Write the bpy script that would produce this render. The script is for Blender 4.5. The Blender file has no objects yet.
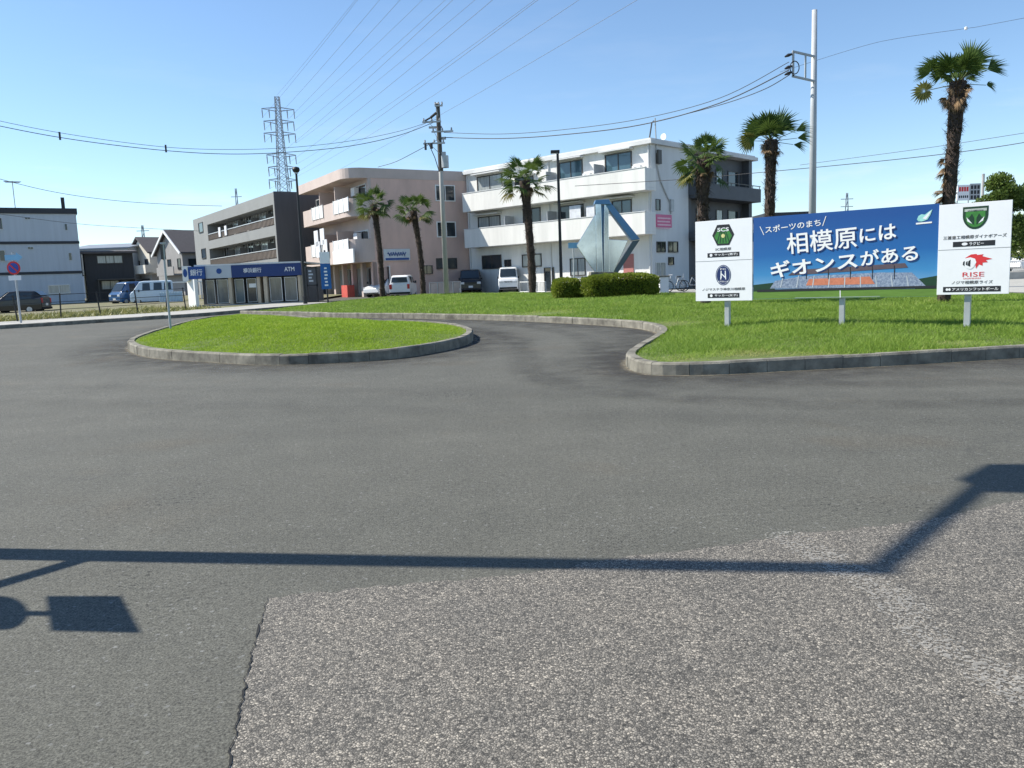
import bpy, math, random
import numpy as np
from mathutils import Vector, Matrix

random.seed(7)
RNG = np.random.default_rng(7)
S = bpy.context.scene
COL = S.collection
PI = math.pi
R_ = math.radians

# ------------------------------------------------------------------ camera and survey helpers
F, CAMH, HC, ROLL = 800.0, 1.55, 279.0, 0.038
PITCH = math.atan((384 - HC) / F)
cf = Vector((0, math.cos(PITCH), -math.sin(PITCH)))
r0 = Vector((1, 0, 0)); u0 = Vector((0, math.sin(PITCH), math.cos(PITCH)))
CR = r0 * math.cos(ROLL) - u0 * math.sin(ROLL)
CU = r0 * math.sin(ROLL) + u0 * math.cos(ROLL)
CAM = Vector((0, 0, CAMH))


def zg(y):
    """height of the terrain: level near the camera, rising gently to the houses"""
    y = min(y, 115.0)
    t = y - 16.0
    return 0.006 * (t + math.sqrt(t * t + 9.0)) - 0.0017


def ray(px, py):
    return cf + CR * ((px - 512) / F) + CU * ((384 - py) / F)


def AT(px, py, Y):
    d = ray(px, py)
    return CAM + d * (Y / d.y)


def G(px, py, dz=0.0):
    """where the sight line meets the terrain (lifted by dz)"""
    d = ray(px, py); d = d / d.y
    a, b = 0.8, 600.0
    for _ in range(60):
        m = (a + b) / 2
        if CAMH + d.z * m - zg(m) - dz > 0: a = m
        else: b = m
    p = CAM + d * a
    return Vector((p.x, p.y, zg(a) + dz))


class Frame:
    """an upright plane-bound local frame: origin at a base corner, x along the front, -y outward"""
    def __init__(s, o, theta):
        s.o = Vector(o); s.t = theta
        s.x = Vector((math.cos(theta), math.sin(theta), 0)); s.y = Vector((-math.sin(theta), math.cos(theta), 0))
    def loc(s, p):
        d = Vector(p) - s.o
        return Vector((d.dot(s.x), d.dot(s.y), d.z))
    def front(s, px, py, off=0.0):
        d = ray(px, py); q = s.o + s.y * off
        t = (q - CAM).dot(s.y) / d.dot(s.y)
        l = s.loc(CAM + d * t); return l.x, l.z
    def side(s, px, py, off=0.0):
        d = ray(px, py); q = s.o + s.x * off
        t = (q - CAM).dot(s.x) / d.dot(s.x)
        l = s.loc(CAM + d * t); return l.y, l.z
    def frect(s, x0, y0, x1, y1, off=0.0):
        my, mx = (y0 + y1) / 2, (x0 + x1) / 2
        return s.front(x0, my, off)[0], s.front(x1, my, off)[0], s.front(mx, y1, off)[1], s.front(mx, y0, off)[1]
    def srect(s, x0, y0, x1, y1, off=0.0):
        my, mx = (y0 + y1) / 2, (x0 + x1) / 2
        return s.side(x0, my, off)[0], s.side(x1, my, off)[0], s.side(mx, y1, off)[1], s.side(mx, y0, off)[1]


# ------------------------------------------------------------------ materials
MATS = {}


def mat(name, col, rough=0.75, var=0.12, scale=3.0, bump=0.0, bscale=40.0, metal=0.0, spec=0.4, detail=5.0, col2=None, stretch=None):
    if name in MATS: return MATS[name]
    m = bpy.data.materials.new(name); m.use_nodes = True
    nt = m.node_tree; nt.nodes.clear(); N = nt.nodes.new; L = nt.links.new
    out = N('ShaderNodeOutputMaterial'); b = N('ShaderNodeBsdfPrincipled')
    L(b.outputs[0], out.inputs[0])
    b.inputs['Roughness'].default_value = rough; b.inputs['Metallic'].default_value = metal
    b.inputs['Specular IOR Level'].default_value = spec
    tc = N('ShaderNodeTexCoord')
    src = tc.outputs['Object']
    if stretch:
        mp = N('ShaderNodeMapping'); mp.inputs['Scale'].default_value = stretch; L(src, mp.inputs[0]); src = mp.outputs[0]
    nz = N('ShaderNodeTexNoise'); nz.inputs['Scale'].default_value = scale; nz.inputs['Detail'].default_value = detail; nz.inputs['Roughness'].default_value = 0.65
    L(src, nz.inputs['Vector'])
    rp = N('ShaderNodeValToRGB'); L(nz.outputs[0], rp.inputs[0])
    c2 = col2 if col2 else tuple(min(1, c * (1 + var)) for c in col)
    c1 = tuple(c * (1 - var) for c in col) if not col2 else col
    rp.color_ramp.elements[0].position = 0.32; rp.color_ramp.elements[1].position = 0.68
    rp.color_ramp.elements[0].color = (*c1, 1); rp.color_ramp.elements[1].color = (*c2, 1)
    L(rp.outputs[0], b.inputs['Base Color'])
    if bump:
        n2 = N('ShaderNodeTexNoise'); n2.inputs['Scale'].default_value = bscale; n2.inputs['Detail'].default_value = 4
        L(src, n2.inputs['Vector'])
        bp = N('ShaderNodeBump'); bp.inputs['Strength'].default_value = bump; bp.inputs['Distance'].default_value = 0.02
        L(n2.outputs[0], bp.inputs['Height']); L(bp.outputs[0], b.inputs['Normal'])
    MATS[name] = m
    return m


def nodes_of(m):
    nt = m.node_tree
    return nt, nt.nodes.new, nt.links.new


def asphalt_mat():
    m = bpy.data.materials.new('asphalt'); m.use_nodes = True
    nt = m.node_tree; nt.nodes.clear(); N = nt.nodes.new; L = nt.links.new
    out = N('ShaderNodeOutputMaterial'); b = N('ShaderNodeBsdfPrincipled'); L(b.outputs[0], out.inputs[0])
    b.inputs['Roughness'].default_value = 0.82; b.inputs['Specular IOR Level'].default_value = 0.35
    geo = N('ShaderNodeNewGeometry'); P = geo.outputs['Position']
    def noise(sc, det=4, ro=0.6):
        n = N('ShaderNodeTexNoise'); n.inputs['Scale'].default_value = sc; n.inputs['Detail'].default_value = det; n.inputs['Roughness'].default_value = ro
        L(P, n.inputs['Vector']); return n.outputs[0]
    def ramp(v, p0, c0, p1, c1):
        r = N('ShaderNodeValToRGB'); L(v, r.inputs[0]); e = r.color_ramp.elements
        e[0].position = p0; e[0].color = (*c0, 1); e[1].position = p1; e[1].color = (*c1, 1); return r.outputs[0]
    def mix(a, bb, fac, mode='MIX'):
        x = N('ShaderNodeMix'); x.data_type = 'RGBA'; x.blend_type = mode
        if hasattr(fac, 'links'): L(fac, x.inputs[0])
        else: x.inputs[0].default_value = fac
        for s_, v in ((6, a), (7, bb)):
            if hasattr(v, 'links'): L(v, x.inputs[s_])
            else: x.inputs[s_].default_value = (*v, 1)
        return x.outputs[2]
    big = ramp(noise(0.22, 5), 0.3, (0.093, 0.092, 0.077), 0.72, (0.116, 0.113, 0.094))
    grain = ramp(noise(95, 2, 0.7), 0.34, (0.45, 0.45, 0.45), 0.68, (1.5, 1.5, 1.5))
    c = mix(big, grain, 1.0, 'MULTIPLY')
    c = mix(c, ramp(noise(26, 3, 0.75), 0.36, (0.80, 0.80, 0.80), 0.64, (1.18, 1.18, 1.18)), 1.0, 'MULTIPLY')
    pits = ramp(noise(48, 2, 0.6), 0.30, (0.45, 0.45, 0.45), 0.40, (1, 1, 1)); c = mix(c, pits, 1.0, 'MULTIPLY')
    ravel = ramp(noise(24, 4, 0.75), 0.40, (0.22, 0.22, 0.22), 0.45, (1, 1, 1)); rg = ramp(noise(0.62, 4), 0.54, (0, 0, 0), 0.66, (0.8, 0.8, 0.8)); c = mix(c, mix(c, ravel, 1.0, 'MULTIPLY'), rg)
    v = N('ShaderNodeTexVoronoi'); v.inputs['Scale'].default_value = 70; L(P, v.inputs['Vector'])
    sp = ramp(v.outputs['Color'], 0.86, (0, 0, 0), 0.97, (0.6, 0.6, 0.6))
    c = mix(c, (0.26, 0.26, 0.25), sp)
    mid = ramp(noise(1.7, 6, 0.7), 0.42, (0.93, 0.93, 0.93), 0.62, (1.03, 1.03, 1.03))
    c = mix(c, mid, 1.0, 'MULTIPLY')
    brown = ramp(noise(0.45, 3), 0.58, (1, 1, 1), 0.75, (1.02, 0.94, 0.87))
    c = mix(c, brown, 1.0, 'MULTIPLY')
    # older wear bands running across the forecourt
    mp = N('ShaderNodeMapping'); mp.inputs['Scale'].default_value = (0.05, 0.5, 1); L(P, mp.inputs[0])
    nb = N('ShaderNodeTexNoise'); nb.inputs['Scale'].default_value = 1.0; nb.inputs['Detail'].default_value = 3; L(mp.outputs[0], nb.inputs[0])
    c = mix(c, ramp(nb.outputs[0], 0.4, (0.95, 0.95, 0.95), 0.6, (1.03, 1.03, 1.03)), 1.0, 'MULTIPLY')
    # hairline cracks
    vc = N('ShaderNodeTexVoronoi'); vc.feature = 'DISTANCE_TO_EDGE'; vc.inputs['Scale'].default_value = 0.55
    wob = N('ShaderNodeVectorMath'); wob.operation = 'ADD'
    nw = N('ShaderNodeTexNoise'); nw.inputs['Scale'].default_value = 3.0; nw.inputs['Detail'].default_value = 6; L(P, nw.inputs[0])
    sc = N('ShaderNodeVectorMath'); sc.operation = 'SCALE'; sc.inputs['Scale'].default_value = 0.55; L(nw.outputs['Color'], sc.inputs[0])
    L(P, wob.inputs[0]); L(sc.outputs[0], wob.inputs[1]); L(wob.outputs[0], vc.inputs['Vector'])
    crk = ramp(vc.outputs['Distance'], 0.0, (1, 1, 1), 0.009, (0, 0, 0))
    gate = ramp(noise(0.35, 2), 0.52, (0, 0, 0), 0.62, (0.30, 0.30, 0.30))
    cg = mix(crk, gate, 1.0, 'MULTIPLY')
    c = mix(c, (0.03, 0.03, 0.03), cg)
    L(c, b.inputs['Base Color'])
    bp = N('ShaderNodeBump'); bp.inputs['Strength'].default_value = 0.55; bp.inputs['Distance'].default_value = 0.006
    L(noise(130, 3, 0.7), bp.inputs['Height']); L(bp.outputs[0], b.inputs['Normal'])
    MATS['asphalt'] = m
    return m


def aggregate_mat():
    m = bpy.data.materials.new('worn_aggregate'); m.use_nodes = True
    nt = m.node_tree; nt.nodes.clear(); N = nt.nodes.new; L = nt.links.new
    out = N('ShaderNodeOutputMaterial'); b = N('ShaderNodeBsdfPrincipled'); L(b.outputs[0], out.inputs[0])
    b.inputs['Roughness'].default_value = 0.8
    geo = N('ShaderNodeNewGeometry'); P = geo.outputs['Position']
    nw = N('ShaderNodeTexNoise'); nw.inputs['Scale'].default_value = 60; nw.inputs['Detail'].default_value = 2; L(P, nw.inputs[0])
    sc = N('ShaderNodeVectorMath'); sc.operation = 'SCALE'; sc.inputs['Scale'].default_value = 0.012; L(nw.outputs['Color'], sc.inputs[0])
    ad = N('ShaderNodeVectorMath'); ad.operation = 'ADD'; L(P, ad.inputs[0]); L(sc.outputs[0], ad.inputs[1])
    v = N('ShaderNodeTexVoronoi'); v.inputs['Scale'].default_value = 98; L(ad.outputs[0], v.inputs['Vector'])
    ve = N('ShaderNodeTexVoronoi'); ve.feature = 'DISTANCE_TO_EDGE'; ve.inputs['Scale'].default_value = 98; L(ad.outputs[0], ve.inputs['Vector'])
    sep = N('ShaderNodeSeparateColor'); L(v.outputs['Color'], sep.inputs[0])
    rp = N('ShaderNodeValToRGB'); L(sep.outputs[0], rp.inputs[0])
    e = rp.color_ramp.elements
    e[0].position = 0.0; e[0].color = (0.095, 0.088, 0.076, 1); e[1].position = 1.0; e[1].color = (0.48, 0.43, 0.355, 1)
    for p_, c_ in ((0.3, (0.195, 0.178, 0.152)), (0.6, (0.275, 0.25, 0.212)), (0.85, (0.365, 0.328, 0.275))):
        x = e.new(p_); x.color = (*c_, 1)
    gap = N('ShaderNodeValToRGB'); L(ve.outputs['Distance'], gap.inputs[0])
    gap.color_ramp.elements[0].position = 0.02; gap.color_ramp.elements[0].color = (0.20, 0.20, 0.20, 1)
    gap.color_ramp.elements[1].position = 0.24; gap.color_ramp.elements[1].color = (1, 1, 1, 1)
    mx = N('ShaderNodeMix'); mx.data_type = 'RGBA'; mx.blend_type = 'MULTIPLY'; mx.inputs[0].default_value = 1
    L(rp.outputs[0], mx.inputs[6]); L(gap.outputs[0], mx.inputs[7])
    nb = N('ShaderNodeTexNoise'); nb.inputs['Scale'].default_value = 1.6; nb.inputs['Detail'].default_value = 6; nb.inputs['Roughness'].default_value = 0.7; L(P, nb.inputs[0])
    rb = N('ShaderNodeValToRGB'); L(nb.outputs[0], rb.inputs[0])
    rb.color_ramp.elements[0].position = 0.3; rb.color_ramp.elements[0].color = (0.78, 0.79, 0.8, 1)
    rb.color_ramp.elements[1].position = 0.7; rb.color_ramp.elements[1].color = (1.1, 1.09, 1.07, 1)
    m2 = N('ShaderNodeMix'); m2.data_type = 'RGBA'; m2.blend_type = 'MULTIPLY'; m2.inputs[0].default_value = 1
    L(mx.outputs[2], m2.inputs[6]); L(rb.outputs[0], m2.inputs[7]); L(m2.outputs[2], b.inputs['Base Color'])
    bp = N('ShaderNodeBump'); bp.inputs['Strength'].default_value = 0.6; bp.inputs['Distance'].default_value = 0.006
    cl = N('ShaderNodeMath'); cl.operation = 'MINIMUM'; cl.inputs[1].default_value = 0.35; L(ve.outputs['Distance'], cl.inputs[0])
    L(cl.outputs[0], bp.inputs['Height']); L(bp.outputs[0], b.inputs['Normal'])
    MATS['aggregate'] = m
    return m


def worn_paint_mat():
    m = mat('worn_paint', (0.42, 0.40, 0.36), 0.7, 0.1, 8)
    nt, N, L = nodes_of(m)
    b = [n for n in nt.nodes if n.type == 'BSDF_PRINCIPLED'][0]; out = [n for n in nt.nodes if n.type == 'OUTPUT_MATERIAL'][0]
    geo = N('ShaderNodeNewGeometry')
    v = N('ShaderNodeTexVoronoi'); v.inputs['Scale'].default_value = 88; L(geo.outputs['Position'], v.inputs[0])
    n1 = N('ShaderNodeTexNoise'); n1.inputs['Scale'].default_value = 3.5; n1.inputs['Detail'].default_value = 5; L(geo.outputs['Position'], n1.inputs[0])
    a = N('ShaderNodeMath'); a.operation = 'MULTIPLY_ADD'; a.inputs[1].default_value = 1.6; L(n1.outputs[0], a.inputs[0])
    sep = N('ShaderNodeSeparateColor'); L(v.outputs['Color'], sep.inputs[0]); L(sep.outputs[0], a.inputs[2])
    at = N('ShaderNodeAttribute'); at.attribute_name = 'fade'
    sub = N('ShaderNodeMath'); sub.operation = 'SUBTRACT'; L(a.outputs[0], sub.inputs[0]); L(at.outputs['Fac'], sub.inputs[1])
    r = N('ShaderNodeMath'); r.operation = 'GREATER_THAN'; r.inputs[1].default_value = 1.50; L(sub.outputs[0], r.inputs[0])
    tr = N('ShaderNodeBsdfTransparent'); mx = N('ShaderNodeMixShader')
    hf = N('ShaderNodeMath'); hf.operation = 'MULTIPLY'; hf.inputs[1].default_value = 0.42; L(r.outputs[0], hf.inputs[0]); L(hf.outputs[0], mx.inputs[0]); L(tr.outputs[0], mx.inputs[1]); L(b.outputs[0], mx.inputs[2]); L(mx.outputs[0], out.inputs[0])
    return m


def leaf_mat(name, c1, c2, trans=0.35, scale=0.6, rough=0.55, dry=None):
    """foliage: hue varies from clump to clump and from leaf to leaf (attribute 'tint')"""
    m = bpy.data.materials.new(name); m.use_nodes = True
    nt = m.node_tree; nt.nodes.clear(); N = nt.nodes.new; L = nt.links.new
    out = N('ShaderNodeOutputMaterial'); b = N('ShaderNodeBsdfPrincipled'); t = N('ShaderNodeBsdfTranslucent'); mx = N('ShaderNodeMixShader')
    b.inputs['Roughness'].default_value = rough; b.inputs['Specular IOR Level'].default_value = 0.25
    at = N('ShaderNodeAttribute'); at.attribute_name = 'tint'
    geo = N('ShaderNodeNewGeometry')
    nz = N('ShaderNodeTexNoise'); nz.inputs['Scale'].default_value = scale; nz.inputs['Detail'].default_value = 4; L(geo.outputs['Position'], nz.inputs[0])
    ad = N('ShaderNodeMath'); ad.operation = 'MULTIPLY_ADD'; ad.inputs[1].default_value = 0.5; L(at.outputs['Fac'], ad.inputs[0])
    ml = N('ShaderNodeMath'); ml.operation = 'MULTIPLY'; ml.inputs[1].default_value = 0.5; L(nz.outputs[0], ml.inputs[0]); L(ml.outputs[0], ad.inputs[2])
    rp = N('ShaderNodeValToRGB'); L(ad.outputs[0], rp.inputs[0]); e = rp.color_ramp.elements
    e[0].position = 0.18; e[0].color = (*c1, 1); e[1].position = 0.72; e[1].color = (*c2, 1)
    if dry:
        x = e.new(0.86); x.color = (*dry, 1)
    for q in (b.inputs['Base Color'], t.inputs['Color']): L(rp.outputs[0], q)
    mx.inputs[0].default_value = trans; L(b.outputs[0], mx.inputs[1]); L(t.outputs[0], mx.inputs[2]); L(mx.outputs[0], out.inputs[0])
    MATS[name] = m
    return m


# ------------------------------------------------------------------ mesh builder
class MB:
    def __init__(s): s.v = []; s.f = []; s.tint = []
    def quad(s, *p):
        n = len(s.v); s.v += [tuple(q) for q in p]; s.f.append(tuple(range(n, n + len(p))))
    def box(s, x0, x1, y0, y1, z0, z1):
        n = len(s.v)
        s.v += [(x0, y0, z0), (x1, y0, z0), (x1, y1, z0), (x0, y1, z0), (x0, y0, z1), (x1, y0, z1), (x1, y1, z1), (x0, y1, z1)]
        for f in ((3, 2, 1, 0), (4, 5, 6, 7), (0, 1, 5, 4), (1, 2, 6, 5), (2, 3, 7, 6), (3, 0, 4, 7)):
            s.f.append(tuple(n + i for i in f))
        return s
    def prism(s, pts, axis, a, b):
        """closed outline in two coordinates, extruded along the axis from a to b"""
        n = len(s.v); k = len(pts)
        def P(p, w):
            if axis == 'x': return (w, p[0], p[1])
            if axis == 'y': return (p[0], w, p[1])
            return (p[0], p[1], w)
        s.v += [P(p, a) for p in pts] + [P(p, b) for p in pts]
        s.f.append(tuple(n + i for i in reversed(range(k)))); s.f.append(tuple(n + k + i for i in range(k)))
        for i in range(k):
            j = (i + 1) % k; s.f.append((n + i, n + j, n + k + j, n + k + i))
        return s
    def tube(s, pts, rad, seg=8, cap=True):
        pts = [Vector(p) for p in pts]
        if not isinstance(rad, (list, tuple)): rad = [rad] * len(pts)
        n = len(s.v); up = None
        for i, p in enumerate(pts):
            d = (pts[min(i + 1, len(pts) - 1)] - pts[max(i - 1, 0)]).normalized()
            if up is None or abs(up.dot(d)) > 0.95: up = Vector((0, 0, 1)) if abs(d.z) < 0.9 else Vector((0, 1, 0))
            a = d.cross(up).normalized(); b = a.cross(d).normalized(); up = b
            for k in range(seg):
                w = 2 * PI * k / seg
                s.v.append(tuple(p + (a * math.cos(w) + b * math.sin(w)) * rad[i]))
        for i in range(len(pts) - 1):
            for k in range(seg):
                k2 = (k + 1) % seg; q = n + i * seg
                s.f.append((q + k, q + k2, q + seg + k2, q + seg + k))
        if cap:
            s.f.append(tuple(n + k for k in reversed(range(seg)))); q = n + (len(pts) - 1) * seg
            s.f.append(tuple(q + k for k in range(seg)))
        return s
    def bar(s, p0, p1, w, h, up=(0, 0, 1)):
        p0, p1 = Vector(p0), Vector(p1); d = (p1 - p0).normalized(); up = Vector(up)
        if abs(d.dot(up)) > 0.97: up = Vector((0, 1, 0))
        a = d.cross(up).normalized() * (w / 2); b = a.cross(d).normalized() * (h / 2)
        n = len(s.v)
        for p in (p0, p1):
            for q in (-a - b, a - b, a + b, -a + b): s.v.append(tuple(p + q))
        for f in ((3, 2, 1, 0), (4, 5, 6, 7), (0, 1, 5, 4), (1, 2, 6, 5), (2, 3, 7, 6), (3, 0, 4, 7)): s.f.append(tuple(n + i for i in f))
        return s
    def disc(s, c, r, axis='y', t=0.02, seg=24, rz=None):
        pts = [(c_, s_) for c_, s_ in ((math.cos(2 * PI * i / seg), math.sin(2 * PI * i / seg)) for i in range(seg))]
        rz = rz or r
        if axis == 'y': s.prism([(c[0] + r * a, c[2] + rz * b) for a, b in pts][::-1], 'y', c[1] - t / 2, c[1] + t / 2)
        elif axis == 'x': s.prism([(c[1] + r * a, c[2] + rz * b) for a, b in pts], 'x', c[0] - t / 2, c[0] + t / 2)
        else: s.prism([(c[0] + r * a, c[1] + rz * b) for a, b in pts], 'z', c[2] - t / 2, c[2] + t / 2)
        return s
    def build(s, name, m, parent=None, smooth=False, bevel=0.0, attr=None):
        me = bpy.data.meshes.new(name)
        me.from_pydata([tuple(v) for v in s.v], [], s.f); me.update()
        o = bpy.data.objects.new(name, me); COL.objects.link(o)
        if m: me.materials.append(m)
        if parent: o.parent = parent
        if smooth:
            for p in me.polygons: p.use_smooth = True
        if attr is not None:
            a = me.attributes.new('tint', 'FLOAT', 'POINT'); a.data.foreach_set('value', np.asarray(attr, dtype=np.float32))
        if bevel:
            b = o.modifiers.new('bevel', 'BEVEL'); b.width = bevel; b.segments = 2; b.limit_method = 'ANGLE'
        return o


def np_mesh(name, V, Fc, m, parent=None, tint=None, size=3):
    Fc = np.asarray(Fc).reshape(-1, size); me = bpy.data.meshes.new(name); nf = len(Fc)
    me.vertices.add(len(V)); me.vertices.foreach_set('co', np.asarray(V, dtype=np.float32).ravel())
    me.loops.add(nf * size); me.loops.foreach_set('vertex_index', np.asarray(Fc, dtype=np.int32).ravel())
    me.polygons.add(nf); me.polygons.foreach_set('loop_start', np.arange(0, nf * size, size, dtype=np.int32))
    me.update(calc_edges=True); me.validate()
    if tint is not None:
        a = me.attributes.new('tint', 'FLOAT', 'POINT'); a.data.foreach_set('value', np.asarray(tint, dtype=np.float32))
    me.materials.append(m)
    o = bpy.data.objects.new(name, me); COL.objects.link(o)
    if parent: o.parent = parent
    return o


def tag(o, label=None, cat=None, group=None, kind=None):
    if label: o['label'] = label
    if cat: o['category'] = cat
    if group: o['group'] = group
    if kind: o['kind'] = kind
    return o


def empty(name, loc, label, cat, rz=0.0, group=None):
    o = bpy.data.objects.new(name, None); COL.objects.link(o)
    o.location = loc; o.rotation_euler = (0, 0, rz); o.empty_display_size = 0.2
    return tag(o, label, cat, group)


def copy_tree(o, parent=None):
    c = o.copy(); COL.objects.link(c); c.parent = parent
    for ch in [q for q in bpy.data.objects if q.parent == o]: copy_tree(ch, c)
    return c


def text_mesh(body, offset=0.0):
    c = bpy.data.curves.new('writing', 'FONT'); c.body = body; c.resolution_u = 3; c.offset = offset
    o = bpy.data.objects.new('writing', c); COL.objects.link(o)
    bpy.context.view_layer.update()
    me = bpy.data.meshes.new_from_object(o.evaluated_get(bpy.context.evaluated_depsgraph_get()))
    v = np.empty(len(me.vertices) * 3); me.vertices.foreach_get('co', v); v = v.reshape(-1, 3)
    f = [tuple(p.vertices) for p in me.polygons]
    bpy.data.objects.remove(o); bpy.data.curves.remove(c); bpy.data.meshes.remove(me)
    return v, f


def write(name, body, quad, fn, m, parent, offset=0.0):
    """lettering mapped into a four-cornered field: quad = BL, BR, TR, TL in surface coordinates, fn lifts to 3-D"""
    v, f = text_mesh(body, offset)
    lo, hi = v.min(0), v.max(0)
    b = MB()
    for p in v:
        s_ = (p[0] - lo[0]) / (hi[0] - lo[0]); t_ = (p[1] - lo[1]) / max(hi[1] - lo[1], 1e-6)
        q = [(1 - s_) * (1 - t_) * quad[0][k] + s_ * (1 - t_) * quad[1][k] + s_ * t_ * quad[2][k] + (1 - s_) * t_ * quad[3][k] for k in (0, 1)]
        b.v.append(fn(*q))
    b.f = f
    return b.build(name, m, parent)


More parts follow.
